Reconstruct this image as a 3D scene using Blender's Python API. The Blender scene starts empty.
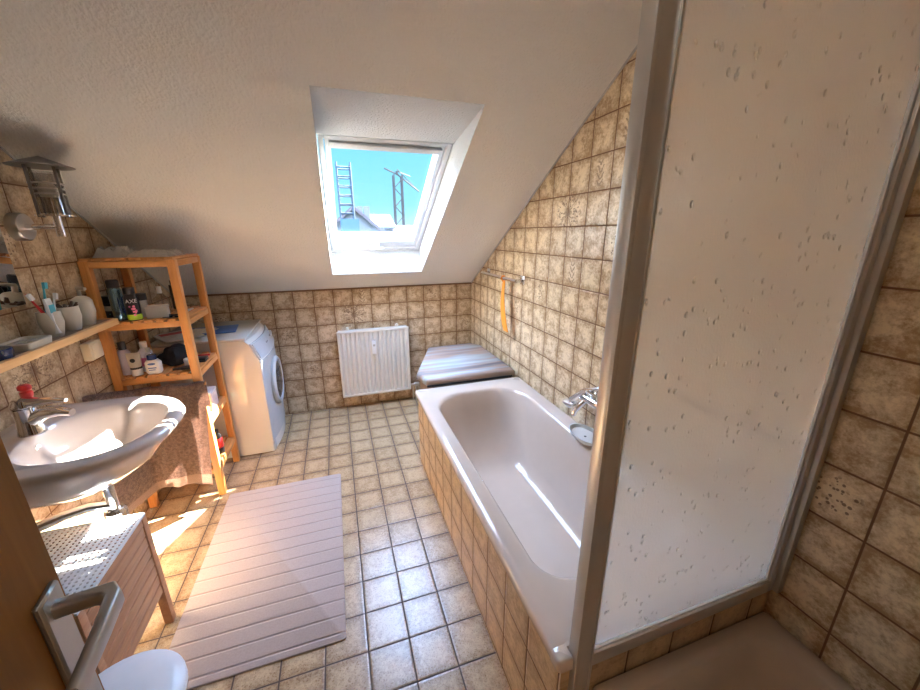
import bpy, bmesh, math, random
from mathutils import Vector, Matrix, noise as mnoise
random.seed(7)
scene = bpy.context.scene
COL = scene.collection
PI = math.pi

# ------------------------------------------------------------------ camera
CAM = Vector((-1.15120, -3.15529, 1.46767))
cam_d = bpy.data.cameras.new('camera')
cam = bpy.data.objects.new('camera', cam_d)
COL.objects.link(cam)
right = Vector((0.94945624, -0.31388036, -0.00345957))
down = Vector((-0.09390147, -0.27349132, -0.95728001))
fwd = Vector((0.29952523, 0.90922034, -0.28914186))
rm = Matrix((right, -down, -fwd)).transposed()
cam.matrix_world = Matrix.Translation(CAM) @ rm.to_4x4()
cam_d.sensor_fit = 'HORIZONTAL'
cam_d.sensor_width = 36.0
cam_d.lens = 36.0 * 368.8535 / 920.0
cam_d.clip_start = 0.02
cam_d.clip_end = 500
scene.camera = cam

# ------------------------------------------------------------------ world, sun, exposure
SUN_TRAVEL = Vector((-0.95, -0.60, -1.0)).normalized()
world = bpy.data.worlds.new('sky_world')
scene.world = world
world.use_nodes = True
wn, wl = world.node_tree.nodes, world.node_tree.links
wn.clear()
w_out = wn.new('ShaderNodeOutputWorld')
w_bg = wn.new('ShaderNodeBackground')
w_tc = wn.new('ShaderNodeTexCoord')
w_sep = wn.new('ShaderNodeSeparateXYZ')
wl.new(w_tc.outputs['Generated'], w_sep.inputs[0])
w_col = wn.new('ShaderNodeValToRGB')
w_col.color_ramp.elements[0].position = 0.0
w_col.color_ramp.elements[0].color = (0.46, 0.70, 0.78, 1)
w_col.color_ramp.elements[1].position = 0.24
w_col.color_ramp.elements[1].color = (0.14, 0.50, 0.76, 1)
e = w_col.color_ramp.elements.new(0.07); e.color = (0.26, 0.62, 0.78, 1)
e = w_col.color_ramp.elements.new(0.5); e.color = (0.44, 0.62, 1.0, 1)
wl.new(w_sep.outputs['Z'], w_col.inputs[0])
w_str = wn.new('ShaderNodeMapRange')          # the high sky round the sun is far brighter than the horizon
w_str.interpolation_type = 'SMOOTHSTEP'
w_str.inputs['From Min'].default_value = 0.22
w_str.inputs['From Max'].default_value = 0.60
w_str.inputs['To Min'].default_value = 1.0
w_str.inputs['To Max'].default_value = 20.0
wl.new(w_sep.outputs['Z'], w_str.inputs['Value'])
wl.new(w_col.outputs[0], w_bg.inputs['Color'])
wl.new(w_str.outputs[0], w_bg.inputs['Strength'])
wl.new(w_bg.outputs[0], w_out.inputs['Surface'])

sd = bpy.data.lights.new('sun', 'SUN')
sd.energy = 105.0
sd.angle = math.radians(0.6)
sd.color = (1.0, 0.95, 0.86)
so = bpy.data.objects.new('sun', sd)
COL.objects.link(so)
so.rotation_euler = SUN_TRAVEL.to_track_quat('-Z', 'Y').to_euler()
so.location = (6, 5, 8)

def area(name, loc, rot, sx, sy, e, col):
    d = bpy.data.lights.new(name, 'AREA')
    d.shape = 'RECTANGLE'; d.size = sx; d.size_y = sy; d.energy = e; d.color = col
    o = bpy.data.objects.new(name, d); COL.objects.link(o)
    o.location = loc; o.rotation_euler = rot
    return o
area('ceiling_fill', (-1.15, -2.75, 2.32), (0, 0, 0), 0.5, 0.5, 1.2, (1.0, 0.94, 0.86))  # soft fill added under the ceiling, no lamp hangs here
area('hallway_fill', (-1.05, -4.2, 2.2), (0, 0, 0), 0.6, 0.6, 3, (1.0, 0.94, 0.86))  # second added fill, shines in through the doorway without any lamp

scene.view_settings.view_transform = 'Standard'
scene.view_settings.look = 'None'
scene.view_settings.gamma = 1.0
scene.view_settings.use_curve_mapping = False
scene.view_settings.exposure = 0.78

# ------------------------------------------------------------------ material helpers
class G:
    def __init__(s, mat):
        mat.use_nodes = True
        s.t = mat.node_tree; s.n = s.t.nodes; s.l = s.t.links
        s.n.clear()
        s.out = s.n.new('ShaderNodeOutputMaterial')
        s.b = s.n.new('ShaderNodeBsdfPrincipled')
        s.l.new(s.b.outputs[0], s.out.inputs['Surface'])
    def put(s, sock, v):
        if hasattr(v, 'is_output') or isinstance(v, bpy.types.NodeSocket): s.l.new(v, sock)
        elif v is not None:
            if isinstance(v, tuple) and len(v) == 3 and sock.type == 'RGBA': v = v + (1,)
            sock.default_value = v
    def m(s, op, a, b=None, c=None, clamp=False):
        n = s.n.new('ShaderNodeMath'); n.operation = op; n.use_clamp = clamp
        for i, v in enumerate((a, b, c)):
            if v is not None: s.put(n.inputs[i], v)
        return n.outputs[0]
    def pos(s):
        return s.n.new('ShaderNodeNewGeometry').outputs['Position']
    def obj(s):
        return s.n.new('ShaderNodeTexCoord').outputs['Object']
    def sep(s, v):
        n = s.n.new('ShaderNodeSeparateXYZ'); s.put(n.inputs[0], v); return n.outputs
    def comb(s, x, y, z):
        n = s.n.new('ShaderNodeCombineXYZ')
        for i, v in enumerate((x, y, z)): s.put(n.inputs[i], v)
        return n.outputs[0]
    def noise(s, v, sc, det=4, rough=.55, dist=0.0):
        n = s.n.new('ShaderNodeTexNoise')
        s.put(n.inputs['Vector'], v); n.inputs['Scale'].default_value = sc
        n.inputs['Detail'].default_value = det; n.inputs['Roughness'].default_value = rough
        n.inputs['Distortion'].default_value = dist
        return n.outputs['Fac']
    def vor(s, v, sc, feat='F1'):
        n = s.n.new('ShaderNodeTexVoronoi'); n.feature = feat
        s.put(n.inputs['Vector'], v); n.inputs['Scale'].default_value = sc
        return n.outputs['Distance']
    def white(s, v):
        n = s.n.new('ShaderNodeTexWhiteNoise'); n.noise_dimensions = '3D'; s.put(n.inputs['Vector'], v); return n.outputs
    def mix(s, f, a, b):
        n = s.n.new('ShaderNodeMix'); n.data_type = 'RGBA'
        s.put(n.inputs[0], f); s.put(n.inputs[6], a); s.put(n.inputs[7], b); return n.outputs[2]
    def ramp(s, f, stops):
        n = s.n.new('ShaderNodeValToRGB'); els = n.color_ramp.elements
        els[0].position, els[0].color = stops[0][0], stops[0][1] + (1,)
        els[1].position, els[1].color = stops[-1][0], stops[-1][1] + (1,)
        for p, c in stops[1:-1]:
            x = els.new(p); x.color = c + (1,)
        s.put(n.inputs[0], f); return n.outputs[0]
    def mr(s, v, a, b, c=0.0, d=1.0):
        n = s.n.new('ShaderNodeMapRange'); n.interpolation_type = 'SMOOTHSTEP'
        s.put(n.inputs['Value'], v)
        for k, x in zip(('From Min', 'From Max', 'To Min', 'To Max'), (a, b, c, d)): s.put(n.inputs[k], x)
        return n.outputs[0]
    def bump(s, h, st=.3, dist=.01):
        n = s.n.new('ShaderNodeBump'); n.inputs['Strength'].default_value = st; n.inputs['Distance'].default_value = dist
        s.put(n.inputs['Height'], h); s.l.new(n.outputs[0], s.b.inputs['Normal']); return n.outputs[0]
    def set(s, **k):
        names = dict(col='Base Color', rough='Roughness', metal='Metallic', spec='Specular IOR Level', trans='Transmission Weight', ior='IOR', coat='Coat Weight', sheen='Sheen Weight', alpha='Alpha', sub='Subsurface Weight')
        for a, v in k.items(): s.put(s.b.inputs[names[a]], v)

def newmat(name): return bpy.data.materials.new(name)
def plain(name, col, rough=.5, metal=0.0, var=.04, nscale=14, bump=0.0, bscale=120, **k):
    m = newmat(name); g = G(m); p = g.obj()
    f = g.noise(p, nscale, 3)
    a = tuple(max(0, c * (1 - var * 2)) for c in col); b = tuple(min(1, c * (1 + var * 2)) for c in col)
    g.set(col=g.mix(f, a, b), rough=rough, metal=metal, **k)
    if bump: g.bump(g.noise(p, bscale, 3), bump, .003)
    return m

def tile_mat(name, axes, off, T=.15, light=(.72, .60, .43), dark=(.42, .27, .13), grout=(.20, .10, .045), gw=.016,
             rough=.24, motifs=(), speck=0.0, bmp=.35, cw=.75, fw=2.0):
    """square glazed tiles laid out on two world axes; off = where a joint runs on each axis"""
    m = newmat(name); g = G(m); P = g.sep(g.pos())
    ix = 'xyz'.index(axes[0]); iy = 'xyz'.index(axes[1])
    U = g.m('DIVIDE', g.m('SUBTRACT', P[ix], off[0]), T); V = g.m('DIVIDE', g.m('SUBTRACT', P[iy], off[1]), T)
    fu, fv = g.m('FRACT', U), g.m('FRACT', V)
    du = g.m('MINIMUM', fu, g.m('SUBTRACT', 1.0, fu)); dv = g.m('MINIMUM', fv, g.m('SUBTRACT', 1.0, fv))
    ed = g.m('MINIMUM', du, dv)
    cell = g.comb(g.m('FLOOR', U), g.m('FLOOR', V), 3.3)
    rnd = g.white(cell)
    uv = g.comb(U, V, g.m('MULTIPLY', rnd[0], 40.0))
    cloud = g.noise(uv, 2.6, 6, .68, .15)
    fine = g.noise(uv, 13, 5, .68)
    edge = g.mr(g.m('ADD', ed, g.m('MULTIPLY', g.m('SUBTRACT', cloud, .5), .5)), .02, .26, 1.0, 0.0)
    f = g.m('ADD', g.m('MULTIPLY', g.mr(cloud, .40, .64), cw), g.m('MULTIPLY', edge, .50))
    f = g.m('ADD', f, g.m('MULTIPLY', g.m('SUBTRACT', fine, .5), fw))
    f = g.m('ADD', f, g.m('MULTIPLY', g.m('SUBTRACT', rnd[0], .5), .22), clamp=True)
    if speck:
        sp = g.mr(g.noise(uv, 30, 2, .5), .56, .66)
        f = g.m('ADD', f, g.m('MULTIPLY', sp, speck), clamp=True)
    c = g.mix(f, light, dark)
    for (mu, mv, kind) in motifs:
        a = g.m('SUBTRACT', U, (mu - off[0]) / T); b = g.m('SUBTRACT', V, (mv - off[1]) / T)
        r = g.m('SQRT', g.m('ADD', g.m('MULTIPLY', a, a), g.m('MULTIPLY', b, b)))
        wob = g.noise(g.comb(U, V, mu * 3), 5.5, 3, .6)
        if kind == 'star':     # flower of thin twigs growing from the meeting point of the tiles
            th = g.m('ADD', g.m('ARCTAN2', b, a), g.m('MULTIPLY', g.m('SUBTRACT', wob, .5), 2.2))
            s_ = g.m('ABSOLUTE', g.m('SINE', g.m('MULTIPLY', th, 5.0)))
            k = g.m('MULTIPLY', g.mr(s_, .22, .48, 1.0, 0.0), g.mr(r, .50, .85, 1.0, 0.0))
            k = g.m('MAXIMUM', k, g.m('MULTIPLY', g.mr(r, .10, .20, 1.0, 0.0), .7))
        elif kind == 'leaf':
            th = g.m('SUBTRACT', g.m('ABSOLUTE', a), g.m('MULTIPLY', g.m('FRACT', g.m('MULTIPLY', b, 5.0)), .14))
            s_ = g.m('ABSOLUTE', g.m('ADD', th, g.m('MULTIPLY', g.m('SUBTRACT', wob, .5), .2)))
            k = g.m('MULTIPLY', g.mr(s_, .015, .05, .75, 0.0), g.mr(r, .30, .42, 1.0, 0.0))
        else:                  # sprinkled blossoms inside one tile
            vo = g.vor(g.comb(U, V, mu * 7), 11.0)
            k = g.m('MULTIPLY', g.mr(g.m('ADD', vo, g.m('MULTIPLY', wob, .5)), .50, .58, 1.0, 0.0), g.mr(r, .28, .42, 1.0, 0.0))
        c = g.mix(g.m('MULTIPLY', k, .8), c, (.13, .06, .03))
    gr = g.mr(ed, gw * .7, gw * 1.5, 1.0, 0.0)
    c = g.mix(gr, c, grout)
    g.set(col=c, rough=g.m('ADD', g.m('MULTIPLY', gr, .5), g.m('ADD', rough, g.m('MULTIPLY', fine, .12))))
    h = g.m('ADD', g.mr(ed, gw * .6, gw * 3.2), g.m('MULTIPLY', cloud, .25))
    g.bump(h, bmp, .004)
    return m

def wood(name, a, b, rough=.45, axis='z', scale=1.0):
    m = newmat(name); g = G(m); P = g.sep(g.pos())
    st = {'x': (3, 40, 40), 'y': (40, 3, 40), 'z': (40, 40, 3)}[axis]
    v = g.comb(g.m('MULTIPLY', P[0], st[0] * scale), g.m('MULTIPLY', P[1], st[1] * scale), g.m('MULTIPLY', P[2], st[2] * scale))
    f = g.noise(v, 1.6, 5, .6, .8)
    g.set(col=g.ramp(f, [(.25, a), (.75, b)]), rough=rough)
    g.bump(f, .12, .002)
    return m

# ------------------------------------------------------------------ mesh helpers
class B:
    def __init__(s): s.bm = bmesh.new()
    def box(s, x0, x1, y0, y1, z0, z1, bev=0.0, seg=2, M=None):
        r = bmesh.ops.create_cube(s.bm, size=1.0)
        vs = r['verts']
        for v in vs:
            v.co = Vector(((x0 + x1) / 2 + v.co.x * (x1 - x0), (y0 + y1) / 2 + v.co.y * (y1 - y0), (z0 + z1) / 2 + v.co.z * (z1 - z0)))
        if bev:
            es = list({e for v in vs for e in v.link_edges})
            r2 = bmesh.ops.bevel(s.bm, geom=es, offset=bev, segments=seg, affect='EDGES', profile=.5)
            vs = list({v for f in r2['faces'] for v in f.verts} | {v for v in vs if v.is_valid})
        if M is not None: bmesh.ops.transform(s.bm, matrix=M, verts=vs)
        return s
    def loft(s, loops, cap0=True, cap1=True, closed=True):
        rows = [[s.bm.verts.new(Vector(p)) for p in lp] for lp in loops]
        n = len(rows[0])
        for a, b in zip(rows, rows[1:]):
            for i in range(n if closed else n - 1):
                j = (i + 1) % n
                s.bm.faces.new((a[i], a[j], b[j], b[i]))
        if cap0: s.bm.faces.new(list(reversed(rows[0])))
        if cap1: s.bm.faces.new(rows[-1])
        return s
    def lathe(s, prof, c, seg=24, axis='z', cap0=True, cap1=True, sx=1.0, sy=1.0):
        loops = []
        for r, h in prof:
            r = max(r, 1e-4)
            lp = []
            for k in range(seg):
                t = 2 * PI * k / seg
                a, b = r * math.cos(t) * sx, r * math.sin(t) * sy
                p = {'z': (a, b, h), 'x': (h, a, b), 'y': (b, h, a)}[axis]
                lp.append(Vector(c) + Vector(p))
            loops.append(lp)
        return s.loft(loops, cap0, cap1)
    def tube(s, pts, r, seg=10, cap=True):
        pts = [Vector(p) for p in pts]
        rs = r if isinstance(r, (list, tuple)) else [r] * len(pts)
        loops = []; up = None
        for i, p in enumerate(pts):
            t = (pts[min(i + 1, len(pts) - 1)] - pts[max(i - 1, 0)]).normalized()
            if up is None:
                up = t.orthogonal().normalized()
            up = (up - t * up.dot(t)).normalized(); w = t.cross(up)
            loops.append([p + (up * math.cos(2 * PI * k / seg) + w * math.sin(2 * PI * k / seg)) * rs[i] for k in range(seg)])
        return s.loft(loops, cap, cap)
    def bar(s, p0, p1, w, h, up=(0, 0, 1), bev=0.0):
        p0, p1 = Vector(p0), Vector(p1); t = p1 - p0; L = t.length; t.normalize()
        u = Vector(up); u = (u - t * u.dot(t)).normalized(); q = u.cross(t)
        M = Matrix((q, t, u)).transposed().to_4x4(); M.translation = (p0 + p1) / 2
        return s.box(-w / 2, w / 2, -L / 2, L / 2, -h / 2, h / 2, bev, 1, M)
    def prism(s, poly, axis, a, b, bev=0.0):
        def P(u, v, w): return {'x': (w, u, v), 'y': (u, w, v), 'z': (u, v, w)}[axis]
        n0 = set(s.bm.verts)
        s.loft([[P(u, v, a) for u, v in poly], [P(u, v, b) for u, v in poly]])
        if bev:
            vs = [v for v in s.bm.verts if v not in n0]
            es = list({e for v in vs for e in v.link_edges})
            bmesh.ops.bevel(s.bm, geom=es, offset=bev, segments=2, affect='EDGES', profile=.5)
        return s
    def grid(s, fn, nu, nv, thick=0.0):
        V = [[s.bm.verts.new(Vector(fn(i / nu, j / nv))) for j in range(nv + 1)] for i in range(nu + 1)]
        fs = [s.bm.faces.new((V[i][j], V[i + 1][j], V[i + 1][j + 1], V[i][j + 1])) for i in range(nu) for j in range(nv)]
        if thick: bmesh.ops.solidify(s.bm, geom=fs, thickness=thick)
        return s
    def ball(s, c, r, sx=1, sy=1, sz=1, u=16, v=10):
        q = bmesh.ops.create_uvsphere(s.bm, u_segments=u, v_segments=v, radius=r)
        for x in q['verts']: x.co = Vector((c[0] + x.co.x * sx, c[1] + x.co.y * sy, c[2] + x.co.z * sz))
        return s
    def move(s, M):
        bmesh.ops.transform(s.bm, matrix=M, verts=s.bm.verts[:]); return s

def wloc(o):
    v = Vector((0, 0, 0))
    while o: v = v + o.location; o = o.parent
    return v
def part(name, b, mat, parent=None, loc=(0, 0, 0), smooth=True, ang=40, label=None):
    bm = b.bm
    base = wloc(parent) if parent else Vector(loc)
    bmesh.ops.translate(bm, vec=-base, verts=bm.verts[:])
    bmesh.ops.recalc_face_normals(bm, faces=bm.faces[:])
    me = bpy.data.meshes.new(name); bm.to_mesh(me); bm.free()
    mats = mat if isinstance(mat, (list, tuple)) else [mat]
    for x in mats: me.materials.append(x)
    if smooth:
        me.polygons.foreach_set('use_smooth', [True] * len(me.polygons))
        try: me.set_sharp_from_angle(angle=math.radians(ang))
        except Exception: pass
    o = bpy.data.objects.new(name, me); COL.objects.link(o)
    if parent: o.parent = parent
    else: o.location = base
    if label: o['label'] = label
    return o
def tag(o, label, cat, group=None, kind=None):
    o['label'] = label; o['category'] = cat
    if group: o['group'] = group
    if kind: o['kind'] = kind
    return o
def thing(name, label, cat, loc, group=None):
    o = bpy.data.objects.new(name, None); COL.objects.link(o)
    o.empty_display_size = .05; o.location = loc
    return tag(o, label, cat, group)
def struct(name, b, mat, parent=None, smooth=False, label=None, cat=None):
    o = part(name, b, mat, parent, smooth=smooth)
    if not parent:
        o['kind'] = 'structure'
        if label: o['label'] = label
        if cat: o['category'] = cat
    return o
def rrect(x0, x1, y0, y1, r, z, n=8):
    """loop of a rounded rectangle, r = one radius or four (x1y1, x0y1, x0y0, x1y0)"""
    rs = r if isinstance(r, (list, tuple)) else [r] * 4
    out = []
    for k, (cx, cy, sx, sy) in enumerate(((x1, y1, -1, -1), (x0, y1, 1, -1), (x0, y0, 1, 1), (x1, y0, -1, 1))):
        q = rs[k]
        for i in range(n + 1):
            t = PI / 2 * (k + i / n)
            out.append((cx + sx * q + q * math.cos(t), cy + sy * q + q * math.sin(t), z))
    return out
def text_bm(s, size, ext=.0006):
    cu = bpy.data.curves.new('lettering', 'FONT'); cu.body = s; cu.size = size; cu.extrude = ext
    cu.align_x = 'CENTER'; cu.align_y = 'CENTER'; cu.resolution_u = 2
    o = bpy.data.objects.new('lettering', cu); COL.objects.link(o)
    dg = bpy.context.evaluated_depsgraph_get(); dg.update()
    me = bpy.data.meshes.new_from_object(o.evaluated_get(dg))
    b = B(); b.bm.from_mesh(me)
    bpy.data.objects.remove(o); bpy.data.meshes.remove(me); bpy.data.curves.remove(cu)
    return b
def wrap(b, c, R, z, face=0.0, roll=0.0):
    """bend flat lettering round a cylinder standing at c, facing -y turned by face"""
    if roll: b.move(Matrix.Rotation(roll, 4, 'Z'))
    for v in b.bm.verts:
        t = v.co.x / R + face; rr = R + .0004 + v.co.z
        v.co = Vector((c[0] + rr * math.sin(t), c[1] - rr * math.cos(t), z + v.co.y))
    return b

# ------------------------------------------------------------------ materials
XL, XR, YF, YB = -2.275, 0.0, 0.0, -3.45        # room: left, right, far, back
T = .15
M = {}
WL, WD, WG = (.72, .58, .40), (.34, .215, .11), (.17, .08, .035)
M['tile_far'] = tile_mat('wall_tile_far', 'xz', (0.004, 0.0), light=WL, dark=WD, grout=WG, motifs=[
    (-1.046, .82, 'star'), (-.37, .975, 'bloom'), (-1.57, .675, 'bloom'), (-.07, .675, 'bloom'), (-2.02, .825, 'bloom'), (-1.42, .375, 'bloom'), (-.97, .975, 'leaf')])
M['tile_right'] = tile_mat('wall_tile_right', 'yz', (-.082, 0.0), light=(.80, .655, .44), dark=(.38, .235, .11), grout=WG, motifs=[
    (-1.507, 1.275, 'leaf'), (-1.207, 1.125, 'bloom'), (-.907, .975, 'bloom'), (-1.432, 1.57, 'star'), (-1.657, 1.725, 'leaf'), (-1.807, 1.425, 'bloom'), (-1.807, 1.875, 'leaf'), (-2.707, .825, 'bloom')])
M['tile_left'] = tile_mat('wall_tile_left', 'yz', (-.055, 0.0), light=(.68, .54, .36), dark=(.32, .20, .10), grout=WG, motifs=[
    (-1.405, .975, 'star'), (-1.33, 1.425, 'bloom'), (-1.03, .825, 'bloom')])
M['tile_back'] = tile_mat('wall_tile_back', 'xz', (0.0, 0.0), light=WL, dark=WD, grout=WG)
M['tile_tub'] = tile_mat('tub_panel_tile', 'yz', (-.082, 0.012), light=(.70, .50, .28), dark=(.42, .25, .11), grout=WG)
M['tile_sill'] = tile_mat('sill_tile', 'xz', (-.075, 0.012), light=(.55, .40, .24), dark=(.30, .19, .10), grout=(.09, .05, .03))
M['tile_floor'] = tile_mat('floor_tile', 'xy', (-1.1693, -1.8268), light=(.56, .41, .245), dark=(.27, .165, .085), grout=(.085, .05, .032), gw=.017,
                           rough=.20, speck=.5, bmp=.15, cw=.35, fw=2.0)
def plaster(name, col, sc=90, st=.5):
    m = newmat(name); g = G(m); p = g.pos()
    n1 = g.noise(p, sc, 3, .55); n2 = g.noise(p, 2.2, 3)
    g.set(col=g.mix(n2, tuple(c * .96 for c in col), col), rough=.85)
    g.bump(g.mr(n1, .35, .75), st, .006)
    return m
M['plaster'] = plaster('roughcast_paint', (.86, .84, .785))
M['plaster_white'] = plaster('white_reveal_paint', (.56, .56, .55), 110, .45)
M['white_paint'] = plain('white_lacquer', (.66, .67, .67), .3)
M['radiator'] = plain('radiator_enamel', (.72, .69, .63), .3)
M['enamel'] = plain('cream_white_enamel', (.78, .77, .73), .12, var=.01)
M['enamel_front'] = plain('appliance_front', (.56, .59, .62), .25)
M['ceramic'] = plain('beige_sanitary_ceramic', (.66, .57, .52), .08, coat=.5)
M['tub'] = plain('rose_beige_enamel', (.66, .535, .44), .13, coat=.4, var=.02)
M['tray'] = plain('tray_beige_enamel', (.55, .43, .33), .25, var=.03)
M['chrome'] = plain('chrome', (.86, .86, .88), .08, 1.0, var=.01)
M['brushed'] = plain('brushed_steel', (.60, .56, .52), .28, 1.0, var=.05)
M['handle'] = plain('grey_satin_metal', (.42, .42, .42), .35, .9)
M['alu'] = plain('anodised_aluminium', (.62, .60, .57), .34, .75, var=.04)
M['pine'] = wood('oiled_pine', (.62, .25, .065), (.82, .40, .13), .38, 'z')
M['pine_x'] = wood('oiled_pine_boards', (.58, .24, .07), (.78, .39, .13), .4, 'x')
M['pine_y'] = wood('oiled_pine_slats', (.55, .23, .07), (.78, .38, .13), .4, 'y')
M['shelf_edge'] = wood('light_pine_edge', (.72, .42, .18), (.88, .58, .28), .4, 'y')
M['shelf_top'] = wood('grey_brown_board', (.20, .14, .11), (.30, .22, .17), .6, 'y')
M['cabinet'] = wood('reddish_slat_wood', (.42, .20, .10), (.60, .32, .17), .5, 'y')
M['door'] = wood('brown_door_veneer', (.20, .085, .016), (.28, .125, .026), .55, 'z', .6)
M['door'].node_tree.nodes['Principled BSDF'].inputs['Specular IOR Level'].default_value = .15
M['white_plastic'] = plain('white_plastic', (.80, .82, .84), .35)
M['cream_plastic'] = plain('cream_plastic', (.80, .73, .55), .4)
M['black_plastic'] = plain('black_plastic', (.015, .015, .018), .35)
M['dark_cloth'] = plain('black_cloth', (.012, .012, .014), .85, bump=.5)
M['navy'] = plain('navy_plastic', (.02, .035, .12), .25)
M['red'] = plain('red_plastic', (.62, .03, .035), .3)
M['orange'] = plain('orange_rubber', (.95, .34, .03), .45)
M['lime'] = plain('lime_print', (.42, .68, .04), .4)
M['pink'] = plain('pink_print', (.85, .22, .36), .4)
M['lilac'] = plain('lilac_plastic', (.70, .66, .74), .35)
M['steelblue'] = plain('metallic_blue_can', (.20, .33, .42), .22, .8)
M['teal'] = plain('teal_plastic', (.10, .42, .36), .35)
M['blue'] = plain('blue_print', (.06, .17, .50), .5)
M['skyblue'] = plain('light_blue_plastic', (.10, .50, .62), .35)
M['paper'] = plain('printed_paper', (.66, .62, .56), .6, var=.15, nscale=40)
M['grey_card'] = plain('grey_card', (.50, .49, .46), .6)
M['stoneware'] = plain('cream_stoneware', (.62, .58, .50), .3)
M['pinkbox'] = plain('pale_pink_card', (.78, .62, .58), .5)
M['textile'] = plain('grey_pattern_textile', (.25, .21, .20), .9, var=.25, nscale=60)
M['rubber'] = plain('grey_seal', (.28, .28, .28), .6)
M['steel_dark_refl'] = plain('brushed_steel_dark_refl', (.26, .235, .215), .35, 1.0, var=.05)  # brushed steel darkened, its dark reflections are put into the colour
M['bulb'] = plain('frosted_bulb', (.85, .80, .68), .3)
M['dark_glass'] = plain('dark_porthole_glass', (.03, .06, .075), .05, coat=.6)

def glass(name, tint=(1, 1, 1), fac=.12, rough=.0):
    m = newmat(name); g = G(m); g.n.remove(g.b)
    t = g.n.new('ShaderNodeBsdfTransparent'); t.inputs[0].default_value = tint + (1,)
    s_ = g.n.new('ShaderNodeBsdfGlossy'); s_.inputs['Roughness'].default_value = rough
    fr = g.n.new('ShaderNodeLayerWeight'); fr.inputs['Blend'].default_value = .5
    k = g.m('ADD', g.m('MULTIPLY', g.m('POWER', fr.outputs['Facing'], 4.0), .6), fac * .3, clamp=True)
    mx = g.n.new('ShaderNodeMixShader'); g.put(mx.inputs[0], k)
    g.l.new(t.outputs[0], mx.inputs[1]); g.l.new(s_.outputs[0], mx.inputs[2]); g.l.new(mx.outputs[0], g.out.inputs['Surface'])
    return m
M['pane'] = glass('window_glass', (.97, .99, 1.0), .05)
M['clear'] = glass('clear_plastic', (.86, .86, .86), .4, .15)

def crumple():
    m = newmat('crinkled_film'); g = G(m)
    g.set(col=(.86, .84, .80), rough=.18, alpha=.72)
    g.bump(g.noise(g.obj(), 60, 4, .6), .8, .01)
    return m
M['film'] = crumple()

def frosted():
    m = newmat('hammered_shower_glass'); g = G(m); p = g.pos()
    P = g.sep(p)
    v = g.comb(g.m('MULTIPLY', P[0], 1.0), 0.0, g.m('MULTIPLY', P[2], .75))
    dr = g.mr(g.vor(v, 48.0), .04, .26, 1.0, 0.0)                 # raised drops in the cast pattern
    keep = g.mr(g.noise(v, 16.0, 2), .46, .52)
    h = g.m('ADD', g.m('MULTIPLY', g.m('MULTIPLY', dr, keep), 1.0), g.m('MULTIPLY', g.noise(v, 160, 3, .6), .10))
    bn = g.bump(h, .8, .009)
    g.n.remove(g.b)
    tr = g.n.new('ShaderNodeBsdfTranslucent'); tr.inputs[0].default_value = (.97, .91, .82, 1)
    df = g.n.new('ShaderNodeBsdfDiffuse'); df.inputs[0].default_value = (.82, .76, .68, 1)
    rf = g.n.new('ShaderNodeBsdfRefraction'); rf.inputs[0].default_value = (.98, .96, .93, 1)
    rf.inputs['Roughness'].default_value = .06; rf.inputs['IOR'].default_value = 1.08
    gl = g.n.new('ShaderNodeBsdfGlossy'); gl.inputs['Roughness'].default_value = .25
    for q in (tr, df, rf, gl): g.l.new(bn, q.inputs['Normal'])
    def mx(f, a, b):
        n = g.n.new('ShaderNodeMixShader'); n.inputs[0].default_value = f
        g.l.new(a, n.inputs[1]); g.l.new(b, n.inputs[2]); return n.outputs[0]
    s1 = mx(.25, tr.outputs[0], df.outputs[0])
    s2 = mx(.62, s1, rf.outputs[0])
    g.l.new(mx(.05, s2, gl.outputs[0]), g.out.inputs['Surface'])
    return m
M['frosted'] = frosted()

def terry(name, a, b, hem=None):
    m = newmat(name); g = G(m); p = g.pos(); P = g.sep(p)
    f = g.noise(p, 70, 5, .7); f2 = g.noise(p, 260, 3, .7)
    c = g.mix(g.mr(f, .35, .65), a, b)
    if hem:
        z = P[2]
        hm = g.m('MULTIPLY', g.mr(z, .130, .136), g.mr(z, .185, .192, 1.0, 0.0))
        c = g.mix(hm, c, hem)
    g.set(col=c, rough=.95, sheen=.3)
    g.bump(g.m('ADD', f, f2), .9, .008)
    return m
M['terry'] = terry('brown_terry', (.20, .115, .085), (.36, .23, .18))
def rugmat():
    m = newmat('cotton_mat'); g = G(m); p = g.obj(); P = g.sep(p)
    k = g.m('FRACT', g.m('DIVIDE', g.m('ADD', P[1], .01), .0705))
    d = g.m('MINIMUM', k, g.m('SUBTRACT', 1.0, k))
    w = g.noise(p, 150, 3, .6); pile = g.noise(p, 500, 2, .6)
    bandn = g.m('SUBTRACT', g.noise(g.comb(0.0, g.m('FLOOR', g.m('DIVIDE', P[1], .0705)), 0.0), 5, 1), .5)
    c = g.mix(g.m('ADD', g.m('ADD', w, g.m('MULTIPLY', bandn, .6)), 0.0, clamp=True), (.43, .34, .30), (.56, .46, .41))
    ln = g.mr(d, .012, .05, 1.0, 0.0)
    c = g.mix(g.m('MULTIPLY', ln, .55), c, (.30, .22, .19))
    g.set(col=c, rough=.95, sheen=.2)
    g.bump(g.m('ADD', g.mr(d, .0, .10), g.m('MULTIPLY', pile, .35)), .6, .006)
    return m
M['rug'] = rugmat()
def blurcloth():
    m = newmat('streaky_satin_cover'); g = G(m); p = g.pos(); P = g.sep(p)
    v = g.comb(g.m('MULTIPLY', P[0], 1.1), g.m('MULTIPLY', P[1], 9.0), 0.0)
    f = g.noise(v, 1.0, 3, .55)
    c = g.ramp(f, [(.32, (.12, .10, .11)), (.43, (.24, .21, .21)), (.50, (.40, .27, .20)), (.56, (.32, .35, .37)), (.70, (.48, .50, .49))])
    g.set(col=c, rough=.5)
    return m
M['cover'] = blurcloth()

def facade(name, col, rough=.8): return plain(name, col, rough, var=.06, nscale=.8)

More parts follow.
